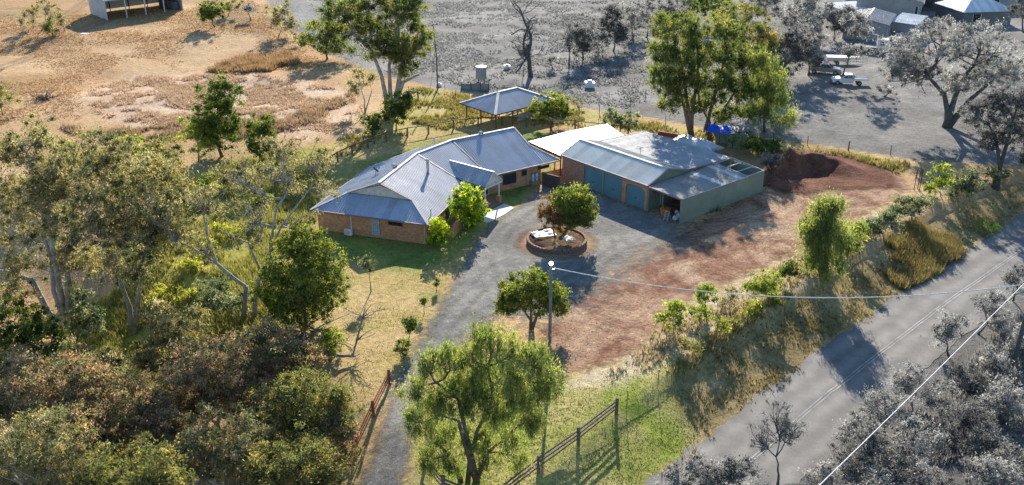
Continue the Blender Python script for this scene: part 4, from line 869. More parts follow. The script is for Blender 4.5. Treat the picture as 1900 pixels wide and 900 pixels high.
# --- paddock trees
for b_, bl, lb, st in (((42, 71), [(42, 50, 12, 18)], 'thin pale tree leftmost of the paddock group', 'sparse'), ((62, 53), [(62, 28, 16, 18)], 'second tree of the group left of the open shed', 'gum'), ((99, 69), [(95, 44, 15, 17)], 'short front tree of the group left of the open shed', 'weep'), ((78, 55), [(85, 12, 26, 16), (95, 22, 18, 12)], 'tallest tree of the group left of the open shed', 'sparse'), ((120, 58), [(115, 33, 11, 18)], 'rightmost slim tree of the group left of the open shed', 'gum'),
    ((399, 50), [(398, 16, 26, 18), (385, 28, 16, 12)], 'dark paddock tree right of the open shed', 'dark'), ((424, 30), [(428, 6, 20, 16)], 'paddock tree half hidden behind the dark one', 'gum'), ((517, 66), [(518, 22, 26, 26), (535, 42, 18, 18)], 'olive tree on the edge of the grey field', 'gum'), ((465, 38), [(458, 10, 14, 14)], 'small grey-leaved tree by the wheel track', 'grey'), ((562, 84), [(548, 60, 16, 22)], 'thin sapling left of the wide green tree', 'sparse')):
    tree('paddock_tree', lb, b_, bl, st, .14, group='trees on the paddock')
tree('leafy_tree', 'wide green tree left of the big gum', (607, 110), [(600, 55, 36, 24), (575, 75, 22, 22), (635, 75, 26, 28), (610, 85, 30, 20)], 'weep', .22)
tree('gum_tree', 'big pale-trunked gum towering behind the house', (722, 216), [(640, 15, 45, 24), (690, 50, 48, 30), (745, 30, 42, 30), (740, 75, 46, 36), (715, 95, 40, 26), (780, 75, 22, 34), (625, 55, 30, 20), (760, 5, 36, 18), (755, 115, 26, 24), (690, 5, 40, 16)], 'gumgreen', .42,
     [[(722, 216), (716, 180), (708, 140), (690, 95), (655, 60)], [(728, 214), (724, 170), (722, 120), (740, 70)], [(726, 150), (745, 120), (770, 95)], [(722, 172), (748, 152), (778, 138)]], sub=6, cover=1.1)
tree('thin_tree', 'small thin tree left of the big gum trunk', (677, 208), [(675, 150, 34, 24), (655, 165, 20, 16)], 'gum', .12, [[(677, 208), (676, 185), (670, 165)], [(676, 190), (690, 168)]], cover=.6)
tree('leafy_bush', 'bright dark green bush at the foot of the big gum', (692, 250), [(690, 228, 22, 20)], 'dark', .1, cat='bush')
tree('leafy_bush', 'blue-green drooping bush right at the big gum trunk', (735, 243), [(730, 205, 26, 28), (750, 195, 16, 26)], 'dark', .12, cat='bush')
# --- behind house and garage
tree('round_tree', 'round green tree right of the pavilion', (1022, 238), [(1025, 190, 32, 20), (1008, 205, 24, 18), (1042, 208, 22, 18)], 'green', .16)
tree('thin_tree', 'thin pale tree beside the round green tree', (1073, 235), [(1075, 185, 18, 20), (1068, 208, 18, 18)], 'sparse', .08)
tree('leafy_bush', 'wide grey-green bush behind the patio roof', (1150, 250), [(1135, 222, 24, 20), (1168, 222, 24, 20)], 'bluish', .1, cat='bush', cover=1.1)
tree('gum_tree', 'tall drooping tree behind the garage with dark trunk', (1282, 252), [(1255, 45, 40, 30), (1300, 60, 42, 30), (1232, 95, 32, 30), (1280, 105, 40, 32), (1225, 140, 24, 26), (1255, 160, 34, 28), (1300, 150, 34, 28), (1240, 190, 26, 18), (1290, 195, 30, 16), (1268, 130, 34, 28)], 'weep', .30, [[(1282, 252), (1284, 215), (1290, 170), (1297, 110), (1290, 60)], [(1293, 150), (1265, 120)], [(1288, 175), (1262, 165)]], sub=6, cover=1.5)
tree('gum_tree', 'forked drooping tree right behind the blue tarp', (1318, 246), [(1345, 60, 36, 28), (1335, 105, 36, 30), (1370, 110, 36, 30), (1350, 155, 38, 28), (1320, 185, 28, 20), (1375, 165, 30, 26), (1365, 205, 34, 18), (1330, 220, 22, 12)], 'weep', .26, [[(1318, 246), (1316, 225), (1300, 195), (1290, 150)], [(1318, 232), (1345, 200), (1370, 160)], [(1310, 215), (1330, 160), (1345, 110)]], sub=6, cover=1.5)
tree('weeping_tree', 'bright weeping green tree right of the forked tree', (1418, 245), [(1410, 115, 28, 26), (1438, 140, 26, 28), (1405, 160, 26, 28), (1440, 185, 28, 26), (1408, 205, 24, 22), (1455, 215, 24, 16)], 'pepper', .2, sub=6, cover=1.2)
tree('gum_tree', 'olive gum behind the weeping green tree', (1395, 165), [(1360, 45, 38, 28), (1405, 60, 36, 30), (1385, 90, 38, 26), (1420, 95, 26, 24), (1385, 20, 40, 18)], 'gumgold', .25, sub=6)
# --- yard
tree('young_tree', 'lollipop sapling alone on the front lawn', (688.5, 541), [(685, 487, 12, 11), (687, 500, 7, 6)], 'bluish', .055, [[(688.5, 541), (687, 525), (684.5, 505)]], cover=1.6)
for b_, bl, lb, st in (((759, 633), [(761, 600, 14, 16)], 'dark sapling largest and lowest of the three along the drive edge', 'dark'), ((787, 583), [(787, 562, 6, 8)], 'second tiny tree along the drive edge', 'dark'), ((810, 540), [(809, 523, 5, 8)], 'farthest tiny tree along the drive edge', 'dark')):
    tree('young_tree', lb, b_, bl, st, .035, group='saplings along the drive', sub=2, sc=.7, cover=1.6)
tree('leafy_bush', 'small dark bush at the top of the entrance rails', (750, 668), [(747, 645, 14, 16)], 'green', .04, cat='bush', sc=.8)
tree('round_tree', 'domed green tree beside the drive and the light pole', (985, 612), [(985, 525, 44, 22), (950, 545, 32, 24), (1020, 545, 34, 26), (985, 552, 52, 24), (940, 568, 22, 18), (1035, 568, 20, 18)], 'green', .16, [[(985, 612), (985, 595), (968, 570)], [(986, 598), (1003, 568)], [(985, 595), (986, 560)]], sub=6, cover=1.25)
tree('pepper_tree', 'large drooping pepper tree in front of the entrance', (868, 893), [(908, 618, 34, 28), (800, 672, 30, 26), (835, 660, 30, 28), (880, 665, 34, 34), (950, 650, 34, 28), (995, 668, 34, 30), (1020, 705, 28, 32), (925, 700, 44, 36), (980, 725, 34, 32), (765, 715, 26, 24), (815, 735, 36, 32), (870, 745, 38, 36), (935, 765, 40, 34), (775, 775, 28, 34), (825, 800, 34, 30), (885, 805, 34, 28), (985, 775, 28, 30), (795, 850, 24, 28), (950, 815, 26, 22), (840, 850, 28, 24), (905, 845, 28, 20), (960, 850, 22, 18), (885, 715, 40, 34), (850, 700, 34, 30)], 'pepper', .17,
     [[(868, 893), (872, 850), (885, 800), (915, 740), (905, 680)], [(882, 815), (850, 780), (815, 770)], [(900, 765), (950, 730), (985, 700)], [(885, 800), (850, 740), (810, 710)], [(882, 893), (905, 840), (950, 800)], [(856, 895), (838, 845), (805, 820)]], sub=6, cover=1.3)
tree('leafy_shrub', 'bright yellow green shrub beside the porch', (868, 425), [(868, 365, 28, 22), (852, 385, 24, 22), (884, 390, 22, 22), (868, 405, 22, 18)], 'citrus', .08, cat='shrub', sub=5, sc=1.15)
tree('leafy_shrub', 'bright yellow green shrub at the near house corner', (815, 458), [(813, 418, 18, 18), (822, 435, 18, 18), (806, 440, 13, 16)], 'citrus', .06, cat='shrub', sub=5, sc=1.15)
# --- roundabout: tree in a ring of stone
RC = GP(1033, 450); RC = np.array([RC[0], RC[1], 0]); RR = 3.0
bed = thing('planter_ring', RC, 'round stone planter ring in the middle of the gravel turning circle', 'planter')
blk = None; nb_ = 46
for row in range(3):
    for i in range(nb_):
        a = 2*math.pi*(i+.5*(row % 2))/nb_; p = RC+np.array((math.cos(a)*RR, math.sin(a)*RR, 0))
        if blk is None:
            m = MB(); m.hexa([(-.19, -.13, 0), (.19, -.13, 0), (.185, .13, 0), (-.185, .13, 0)], [(-.18, -.12, .19), (.18, -.12, .19), (.175, .12, .19), (-.175, .12, .19)]); blk = m.build('stone_block', 'stone', None, bevel=0); me = blk.data; o = blk
        else: o = bpy.data.objects.new('stone_block', me); COL.objects.link(o)
        o.parent = bed; o.location = (math.cos(a)*RR, math.sin(a)*RR, row*.2-.05+random.uniform(-.008, .008)); o.rotation_euler = (0, 0, a-math.pi/2+random.uniform(-.06, .06)); s_ = random.uniform(.94, 1.05); o.scale = (s_, random.uniform(.92, 1.1), 1)
m = MB(); m.lathe(RC, [(RR-.1, .05), (RR-.12, .38), (1.5, .46), (.1, .5)], 40); m.build('soil', 'mulch', bed, True)
sheet('mulch_ring', np.array([RC[:2]+np.array((math.cos(a), math.sin(a)))*4.15 for a in np.linspace(0, 2*math.pi, 32, False)]), 'mulch', .038, .3, .5)
def crumple(name, cx, cy, wx, wy, rot, z, mat, label, cat, amp=.1, seed=1, n=14, hump=0):
    R = np.random.default_rng(seed); g_ = np.linspace(-1, 1, n); A, B = np.meshgrid(g_, g_); q = np.stack([A.ravel(), B.ravel()], 1)
    edge = 1+.16*(vnoise(q*2+seed, 1.3)-.5)*2; c_, s_ = math.cos(rot), math.sin(rot); x = q[:, 0]*wx*edge; y = q[:, 1]*wy*edge
    h = hump*np.clip(1-q[:, 0]**2, 0, 1)**.6*np.clip(1-q[:, 1]**2, 0, 1)**.6+amp*vnoise(q*2.3+seed*3, 1.0)+amp*.5*vnoise(q*6+seed, 1.0)
    V = np.column_stack([cx+x*c_-y*s_, cy+x*s_+y*c_, z+h]); i = np.arange(n*n).reshape(n, n)
    f = np.stack([i[:-1, :-1], i[:-1, 1:], i[1:, 1:], i[1:, :-1]], -1).reshape(-1, 4); o = npmesh(name, V, f, mat, None, None, True)
    sm = o.modifiers.new('thick', 'SOLIDIFY'); sm.thickness = .02; return tag(o, label, cat)
crumple('plastic_sheet', RC[0]-1.35, RC[1]+.95, 1.15, .95, .3, .46, 'plastic_white', 'large crumpled white plastic sheet on the left of the planter ring', 'plastic sheet', .2, 3, 22)
crumple('plastic_sheet', RC[0]+1.15, RC[1]-.35, .55, .75, .6, .46, 'plastic_white', 'smaller crumpled white plastic sheet right of the planter trunk', 'plastic sheet', .3, 8, 22)
tb = RC+np.array((.3, -.1, .45))
tree('planter_tree', 'half dead tree in the stone planter, green dome on the right', tb, [(1068, 375, 36, 28), (1075, 395, 34, 26), (1050, 372, 24, 24), (1060, 405, 28, 16)], 'green', .2, sub=6, cover=1.5)
tree('dead_bush', 'brown dead growth on the left of the planter tree', RC+np.array((-.15, .1, .45)), [(1019, 383, 22, 24), (1028, 404, 24, 22), (1040, 420, 16, 14), (1010, 395, 14, 14)], 'brown', .1, cat='bush', sub=4, sc=1.0)
# --- roadside growth
tree('pepper_tree', 'tall feathery yellow green tree on the road bank', (1535, 518), [(1530, 400, 38, 32), (1545, 440, 40, 34), (1510, 435, 30, 30), (1530, 480, 40, 28), (1555, 380, 24, 18)], 'pepper', .24, [[(1535, 518), (1532, 480), (1528, 440), (1540, 400)], [(1531, 470), (1512, 435)]], sub=6, cover=1.7)
for b_, bl, lb, st in (((1250, 618), [(1252, 568, 18, 24), (1243, 592, 24, 20)], 'lime sapling leftmost on the road bank', 'lime'), ((1312, 598), [(1313, 550, 20, 30), (1306, 578, 26, 18)], 'lime sapling second from the left on the road bank', 'lime'), ((1355, 580), [(1358, 525, 18, 30), (1350, 558, 22, 18)], 'slender pale sapling behind the wire on the road bank', 'sparse'), ((1425, 562), [(1422, 520, 30, 24), (1438, 542, 22, 18), (1400, 535, 18, 16)], 'lime shrub just left of the tall feathery tree', 'lime'),
    ((1466, 528), [(1466, 500, 20, 18)], 'dark round shrub at the foot of the tall feathery tree', 'dark'), ((1595, 470), [(1592, 436, 26, 24), (1575, 455, 18, 16)], 'olive shrub right of the tall feathery tree', 'lime'), ((1640, 445), [(1635, 412, 30, 20), (1612, 425, 22, 18), (1655, 408, 22, 16)], 'grey flowering shrub in the middle of the bank hedge', 'bluish'), ((1692, 412), [(1690, 385, 30, 18), (1668, 396, 22, 16), (1712, 378, 20, 14)], 'dark grey-green shrub at the right of the bank hedge', 'bluish'),
    ((1745, 365), [(1745, 325, 22, 22), (1735, 345, 20, 14)], 'pale wispy shrub by the yellow flower spikes', 'lime'), ((1800, 375), [(1800, 335, 34, 26), (1775, 350, 24, 20)], 'big blue-green bush under the grey tree', 'bluish'), ((1840, 348), [(1845, 325, 26, 16)], 'blue-green bush at the trunks of the grey tree', 'bluish'), ((1285, 660), [(1283, 635, 22, 14)], 'low olive shrub at the end of the bank hedge', 'gumgold'), ((1348, 625), [(1345, 600, 22, 14)], 'low yellow shrub between the wire posts', 'yellow'), ((1400, 590), [(1398, 568, 24, 14)], 'low straw shrub on the bank crest', 'yellow')):
    tree('bank_shrub', lb, b_, bl, st, .05, cat='shrub', group='shrubs along the road bank')
tree('leafy_shrub', 'rank green shrub behind the lean-to beside the spoil heap', (1395, 285), [(1385, 262, 30, 16), (1425, 270, 26, 14)], 'dark', .06, cat='shrub')
tree('leafy_shrub', 'dark shrub at the back corner of the lean-to', (1430, 310), [(1425, 296, 20, 12)], 'greydark', .06, cat='shrub')
# --- grey country outside the boundary
def dead_tree(name, label, base, H, seed, r=.35, mat='bark_grey', group=None):
    R = np.random.default_rng(seed); b0 = GP(*base); root = thing(name, b0, label, 'tree', group); m = MB()
    def grow(p, dirv, L, rad, lev):
        n = 6; pts = [p]; d_ = dirv
        for i in range(n-1):
            d_ = unit(d_+R.normal(size=3)*.22+np.array((0, 0, .05))); pts.append(pts[-1]+d_*L/(n-1))
        m.tube(pts, np.linspace(rad, rad*.45, n), 6 if lev < 2 else 4, False)
        if lev < 4:
            for i in range(4 if lev == 0 else 3):
                k = R.integers(2, n); nd = unit(d_*.6+R.normal(size=3)*.75*np.array((1, 1, .6))); grow(pts[k], nd, L*R.uniform(.5, .75), rad*.5, lev+1)
    grow(b0-np.array((0, 0, .1)), np.array((.02, 0, 1.)), H*.5, r, 0); grow(b0+np.array((0, 0, H*.42)), np.array((-.1, 0, 1.)), H*.45, r*.55, 1); m.build('trunk', mat, root, True); return root
dead_tree('dead_tree', 'bare dead tree standing in the grey field', (985, 142), 15, 5, .45)
tree('thin_tree', 'dark foliage hanging on the lower dead tree', (972, 140), [(972, 92, 12, 22)], 'greydark', .08)
for b_, bl, lb, st in (((1056, 122), [(1055, 55, 14, 22), (1058, 85, 14, 20)], 'thin grey tree right of the bare dead tree', 'greybare'), ((1082, 112), [(1085, 60, 26, 34), (1078, 85, 18, 22)], 'smoky grey tree in the row behind the pavilion', 'greydark'), ((1138, 95), [(1135, 45, 34, 34), (1150, 65, 26, 24)], 'dark smoky tree in the middle of the field row', 'greydark'), ((1175, 75), [(1172, 30, 30, 30)], 'pale smoky tree at the right of the field row', 'greyfine'), ((1110, 100), [(1110, 75, 20, 20)], 'low grey bush in the field row', 'grey'), ((1025, 130), [(1022, 112, 10, 12)], 'tiny grey bush beside the dead tree', 'grey'),
    ((1240, 85), [(1235, 20, 36, 34), (1225, 50, 24, 22)], 'grey gum at the top left of the drooping trees', 'greydark'), ((1330, 60), [(1320, 10, 55, 24)], 'dark gum at the top middle right of the frame', 'dark'), ((1455, 150), [(1450, 60, 45, 40), (1480, 100, 38, 32), (1440, 105, 30, 30)], 'dark grey gum over the parked utes', 'greydark'), ((1520, 120), [(1505, 25, 40, 30), (1525, 65, 26, 26)], 'grey gum at the top behind the utes', 'grey'), ((1418, 70), [(1420, 10, 40, 24)], 'dark grey gum at the very top right', 'greydark'), ((1560, 155), [(1583, 95, 24, 20), (1598, 50, 26, 24), (1575, 30, 18, 20)], 'slender grey tree in front of the white ute', 'grey'), ((1490, 75), [(1475, 25, 36, 26), (1505, 45, 26, 24)], 'second grey gum screening the houses at the top', 'grey'), ((1548, 75), [(1545, 28, 26, 26), (1560, 48, 20, 18)], 'grey gum beside the pale skillion shed', 'greydark'), ((1430, 165), [(1420, 115, 28, 26), (1448, 135, 26, 24)], 'grey gum directly behind the weeping green tree', 'greydark'), ((1500, 140), [(1492, 95, 26, 22), (1510, 112, 18, 16)], 'dark gum hanging over the dark ute', 'greydark'), ((1200, 70), [(1205, 30, 22, 26)], 'grey tree between field row and drooping trees', 'greyfine'), ((1270, 40), [(1275, 0, 36, 22)], 'grey gum above the tall drooping tree', 'grey'),
    ((1640, 180), [(1655, 165, 24, 10)], 'low scrub under the big grey tree', 'greyfine')):
    tree('field_tree', lb, b_, bl, st, .18, group='grey trees beyond the boundary')
tree('spreading_tree', 'big spreading grey tree at the right beyond the boundary', (1760, 236), [(1680, 100, 55, 42), (1750, 75, 60, 38), (1820, 80, 60, 40), (1870, 120, 50, 42), (1800, 135, 50, 36), (1720, 140, 50, 30), (1655, 130, 32, 24), (1770, 160, 40, 20)], 'greyfine', .5, [[(1762, 236), (1758, 205), (1752, 175), (1720, 140)], [(1760, 210), (1772, 180), (1790, 140)], [(1762, 215), (1800, 185), (1840, 150)]], sub=5)
tree('field_tree', 'dark grey tree standing at the right edge above the road', (1850, 352), [(1820, 215, 32, 30), (1860, 200, 36, 32), (1885, 240, 30, 34), (1840, 255, 34, 30), (1890, 180, 30, 30)], 'greydark', .28, [[(1850, 352), (1855, 310), (1850, 270), (1835, 230)], [(1854, 305), (1870, 260), (1880, 220)]], sub=5)
tree('field_tree', 'dark grey tree cut by the right edge above the road', (1925, 345), [(1915, 215, 34, 40), (1930, 260, 34, 34), (1900, 280, 22, 26)], 'greydark', .26)
tree('field_tree', 'tall dark tree at the right edge shading the far end of the road', (1985, 400), [(1975, 250, 40, 50), (1990, 300, 40, 40)], 'greydark', .26)
tree('field_tree', 'dark tree top in the upper right corner', (1898, 60), [(1895, 10, 20, 24)], 'greydark', .2)
# scrub on the near side of the road
GS = [((1443, 900), [(1440, 780, 40, 32), (1410, 810, 30, 34), (1470, 800, 26, 34)], 'greybare', 'leafless grey bush standing against the road at the bottom'), ((1215, 935), [(1260, 890, 40, 24), (1300, 870, 32, 30)], 'grey', 'grey scrub at the bottom where the road leaves the frame'), ((1345, 945), [(1330, 885, 40, 30), (1370, 870, 28, 28)], 'greydark', 'dark grey scrub left of the leafless bush'), ((1400, 960), [(1400, 910, 40, 24)], 'grey', 'grey scrub below the leafless bush'),
 ((1570, 905), [(1580, 850, 40, 36), (1615, 830, 36, 36)], 'greydark', 'dark scrub by the near road edge'), ((1640, 800), [(1650, 740, 40, 34), (1625, 770, 34, 28)], 'greyfine', 'pale scrub at the bend of the scrub edge'), ((1700, 880), [(1700, 810, 50, 40), (1660, 850, 40, 34)], 'grey', 'bushy scrub in the lower right'), ((1790, 860), [(1790, 790, 55, 40), (1830, 830, 45, 36)], 'greydark', 'dark scrub below the right power pole'), ((1870, 800), [(1870, 735, 45, 34), (1900, 770, 40, 40)], 'grey', 'scrub right of the power pole foot'), ((1800, 740), [(1805, 700, 42, 28), (1850, 690, 30, 24)], 'greydark', 'dark scrub just behind the power pole'),
 ((1760, 660), [(1770, 605, 30, 26), (1745, 625, 18, 22)], 'grey', 'grey sapling against the road below the crossing wires'), ((1815, 620), [(1835, 560, 28, 30), (1855, 590, 26, 24)], 'greyfine', 'pale tall sapling by the road at the right'), ((1880, 560), [(1885, 520, 26, 26)], 'grey', 'grey sapling at the right edge by the road'), ((1720, 960), [(1720, 890, 55, 34)], 'greydark', 'dark scrub at the bottom right middle'), ((1830, 960), [(1840, 885, 60, 36)], 'grey', 'scrub filling the bottom right'), ((1910, 920), [(1905, 860, 45, 40)], 'greydark', 'dark scrub in the bottom right corner'), ((1620, 965), [(1620, 905, 50, 30)], 'grey', 'scrub at the bottom right of the road'), ((1520, 935), [(1520, 885, 36, 26), (1545, 865, 28, 24)], 'greyfine', 'pale feathery scrub spilling onto the near road edge'), ((1600, 845), [(1600, 795, 32, 28), (1580, 815, 26, 22)], 'grey', 'scrub leaning over the near road edge'), ((1690, 745), [(1690, 700, 30, 26), (1672, 718, 24, 20)], 'greyfine', 'pale scrub tight against the road above the dark clump'), ((1850, 720), [(1845, 660, 30, 24)], 'greyfine', 'pale scrub behind the power pole shaft'), ((1890, 660), [(1890, 625, 26, 24)], 'grey', 'scrub at the right edge above the power pole foot'),
 ((1745, 770), [(1740, 730, 40, 26)], 'greyfine', 'pale scrub between road and power pole')]
for b_, bl, st, lb in GS: tree('scrub_bush', lb, b_, bl, st, .1, cat='bush', group='grey scrub beside the road', cover=1.15)

# ------------------------------------------------------------------ fences
def rail_fence(name, label, pts, h, rails, mat, pr=.09, rr=(.05, .13), group=None, round_=True, skip=()):
    P = [GP(*p) if len(p) == 2 else np.array(p, float) for p in pts]; root = thing(name, P[0], label, 'fence', group)
    for i, p in enumerate(P):
        tl = np.array((random.uniform(-.04, .04), random.uniform(-.04, .04), 0)); m = MB()
        m.tube([p-(0, 0, .3), p+(0, 0, h*.5)+tl*.5, p+(0, 0, h+random.uniform(-.03, .05))+tl], [pr*1.05, pr, pr*.95], 9); m.build('post', mat, root)
    for i, (a, b_) in enumerate(zip(P[:-1], P[1:])):
        if i in skip: continue
        for z in rails:
            m = MB(); e = random.uniform(-.03, .03); m.beam(a+(0, 0, z+e), b_+(0, 0, z-e), rr[0], rr[1]); m.build('rail', mat, root)
    return root
rail_fence('yard_fence', 'weathered post and top-rail fence curving round the back lawn', [(600, 318), (627, 300), (654, 287), (683, 275), (717, 262.5), (756, 254), (795, 248), (841.5, 239), (887, 234.5), (932, 233), (977, 235.5), (1022, 238), (1067, 240), (1117, 246), (1165, 252)], 1.35, (1.26,), 'timber', .12, (.11, .11))
rail_fence('entrance_fence', 'red-brown three-rail fence wing left of the drive', [(723, 713), (693, 772), (662, 838), (598, 846)], 1.35, (.45, .8, 1.15), 'timber_red', .12, (.06, .14))
rail_fence('entrance_fence', 'brown three-rail fence wing hidden behind the pepper tree', [(829, 738), (810, 800), (787, 872), (823, 915)], 1.35, (.45, .8, 1.15), 'timber', .11, (.06, .14))
rail_fence('roadside_fence', 'dark three-rail fence along the near grass below the pole', [(823, 915), (905, 950), (999, 877), (1073, 823), (1143.5, 768)], 1.4, (.5, .83, 1.16), 'timber', .13, (.06, .14))
PK = [((1162.5, 757), 'thin star picket just right of the last fence post'), ((1221, 717), 'thin star picket second from the rail fence'), ((1329, 630), 'thin star picket among the bank shrubs'), ((1376.5, 590), 'thin star picket left of the tall feathery tree')]
for q, lb in PK:
    p = GP(*q); r_ = thing('star_picket', p, lb, 'fence post', 'wire fence pickets on the bank'); m = MB(); m.beam(p-(0, 0, .2), p+(random.uniform(-.05, .05), 0, 1.5), .05, .05); m.build('shaft', 'steel_dark', r_)
    m = MB(); m.box(p, (1, 0), (0, 1), .045, .03, p[2]+1.42, p[2]+1.5); m.build('cap', 'steel_dark', r_)
FP = [((758, 176), 'leaning'), ((790, 178), 'short'), ((846, 182), 'thin'), ((1112, 210), 'grey'), ((1235, 232), 'dark'), ((1435, 262), 'brown'), ((1498, 270), 'slim'), ((1574, 280), 'stout black'), ((1652, 288), 'wiry'), ((1170, 196), 'upper grey'), ((1198, 183), 'tall grey')]
for q, lb in FP:
    p = GP(*q); m = MB(); w = .09 if 'stout' in lb else .055; m.tube([p-(0, 0, .2), p+(random.uniform(-.08, .08), 0, 1.35)], [w, w*.85], 7); tag(m.build('fence_post', 'timber_dark'), lb+' fence post on the boundary line at the edge of the grey field', 'fence post', 'boundary fence posts')
# ------------------------------------------------------------------ poles and wires
p = GP(1019.5, 661); pole = thing('light_pole', p, 'tall timber pole with a glowing lamp beside the domed tree', 'light pole'); top = p+np.array((0, 0, 8.25))
m = MB(); m.tube([p-(0, 0, .4), p+(0, 0, 4), top], [.15, .135, .115], 12); m.build('shaft', 'pole_wood', pole, True)
m = MB(); m.lathe(top, [(.07, -.02), (.15, .06), (.17, .16), (.12, .26), (.03, .3)], 12); m.build('lamp_globe', 'lamp_glow', pole, True)
m = MB(); m.beam(top+(-.1, -.05, -.35), top+(.35, -.05, -.35), .08); m.build('bracket', 'galv', pole)
m = MB(); m.lathe(top+(.3, -.05, -.33), [(.03, 0), (.06, .04), (.06, .1), (.03, .14)], 8); m.build('insulator', 'white', pole)
def wire(name, a, b_, sag, r, label):
    a = np.array(a); b_ = np.array(b_); t = np.linspace(0, 1, 40)[:, None]; pts = a*(1-t)+b_*t-np.array((0, 0, 1))*sag*(4*t*(1-t)); m = MB(); m.tube(pts, r, 5); return tag(m.build(name, 'wire', None, True), label, 'cable')
wa = top+np.array((.3, -.05, -.25)); fe = gz(1905, 509, 7.2)
v = fe-wa; wire('power_line', wa, wa+v*1.12, 2.3, .04, 'pale service wire running from the light pole over the road')
a, b_ = gz(1905, 519, 8.2), gz(1512, 905, 8.2); v = b_-a; wire('power_line', a-v*.25, b_+v*.3, .25, .028, 'pale overhead wire crossing the bottom right corner')
p = GP(1872, 710); pl = thing('power_pole', p, 'dark timber power pole rising out of the right edge', 'power pole'); m = MB(); m.tube([p-(0, 0, .4), p+(0, 0, 9.5)], [.2, .15], 12); m.build('shaft', 'pole_grey', pl, True)
m = MB(); m.beam(p+(-1, 0, 8.9), p+(1, 0, 8.9), .12); m.build('crossarm', 'pole_grey', pl)
for s_ in (-.8, 0, .8): m = MB(); m.lathe(p+(s_, 0, 8.95), [(.03, 0), (.06, .05), (.06, .15), (.02, .2)], 8); m.build('insulator', 'wall_far', pl)
# ------------------------------------------------------------------ back yard things
p = GP(1036, 247); ch = thing('clothes_hoist', p, 'rotary clothes hoist on the back lawn behind the white roof', 'clothes line'); m = MB(); m.tube([p, p+(0, 0, 1.9)], .04, 8); m.build('mast', 'galv', ch)
tips = []
for i in range(4):
    a = math.pi/4+i*math.pi/2+.35; e = p+np.array((math.cos(a)*2.1, math.sin(a)*2.1, 2.35)); tips.append(e); m = MB(); m.tube([p+(0, 0, 1.75), e], .04, 6); m.build('arm', 'cap_light', ch)
for k in (.45, .7, .95):
    m = MB(); c0 = p+np.array((0, 0, 1.75)); q = [c0+(e-c0)*k for e in tips]
    for i in range(4): m.tube([q[i], q[(i+1) % 4]], .012, 4)
    m.build('line', 'cap_light', ch)
# blue-tarped lean-to
p = GP(1312, 268); tsx = np.array((.88, -.25)); tsx /= np.linalg.norm(tsx); tsy = np.array((-tsx[1], tsx[0])); ts = thing('tarp_shelter', p, 'small green shed with blue tarp awning behind the garage', 'shelter'); o2 = p[:2]
for a, b_, h in ((0, 0, 2.1), (1.6, -.9, 2.0), (3.4, -.9, 1.95), (0, 1.8, 2.2)): m = MB(); m.tube([z3(o2+tsx*a+tsy*b_, -.2), z3(o2+tsx*a+tsy*b_, h)], .05, 6); m.build('post', 'steel_dark', ts)
n_ = 12; G_ = np.linspace(0, 1, n_); A_, B_ = np.meshgrid(G_, G_); q = np.stack([A_.ravel(), B_.ravel()], 1); xy = o2+np.outer(-.2+q[:, 0]*3.2, tsx)+np.outer(-1.1+q[:, 1]*3.0, tsy)
V = np.column_stack([xy, 2.05+.25*q[:, 1]-.12*np.sin(q[:, 0]*math.pi)+.12*vnoise(q*5, 1)]); i_ = np.arange(n_*n_).reshape(n_, n_); npmesh('tarp', V, np.stack([i_[:-1, :-1], i_[:-1, 1:], i_[1:, 1:], i_[1:, :-1]], -1).reshape(-1, 4), 'tarp_blue', ts, None, True)
m = MB(); m.box(o2+tsx*3.9+tsy*.6, tsx, tsy, 1.2, 1.2, -.1, 1.95); m.build('wall', 'sheet_green', ts)
m = MB(); ribbed(m, [z3(o2+tsx*2.5+tsy*-.9, 2.0), z3(o2+tsx*5.2+tsy*-.9, 2.0), z3(o2+tsx*5.2+tsy*1.9, 2.2), z3(o2+tsx*2.5+tsy*1.9, 2.2)], tsx); m.build('roof', 'roof_cream', ts)
m = MB(); m.box(o2+tsx*1.9+tsy*.9, tsx, tsy, .9, .06, -.1, 1.9); m.build('wall', 'sheet_green', ts)
for i in range(3): blob('tarp_weight', (*(o2+tsx*(.9+i*1.3)+tsy*1.75), 2.42), .16, 'cap_light', ['left', 'middle', 'right'][i]+' pale stone weighing down the back of the blue tarp', 'stone', 'stones on the tarp', seed=20+i)
p = gz(1290, 284); crumple('silver_tarp', p[0]-.2, p[1]+.6, 3.3, 1.5, -.72, .35, 'tarp_silver', 'crumpled silver tarpaulin over a heap behind the garage', 'tarpaulin', .55, 12, 20, 1.3)
a, b_ = GP(1221, 250), GP(1266, 257); m = MB()
for dz, w in ((.5, .22), (.28, .06), (.06, .22)): m.beam(a+(0, 0, dz), b_+(0, 0, dz), w, .08 if w > .1 else .4)
sb_ = tag(m.build('steel_beam', 'timber_red'), 'rusty steel beam lying in the long grass behind the garage', 'steel beam')
# gateway and rails beyond the pavilion
rail_fence('old_gateway', 'old timber rail gateway near the big gum', [(757, 186), (776, 187)], 1.5, (1.4,), 'timber_dark', .12, (.1, .14))
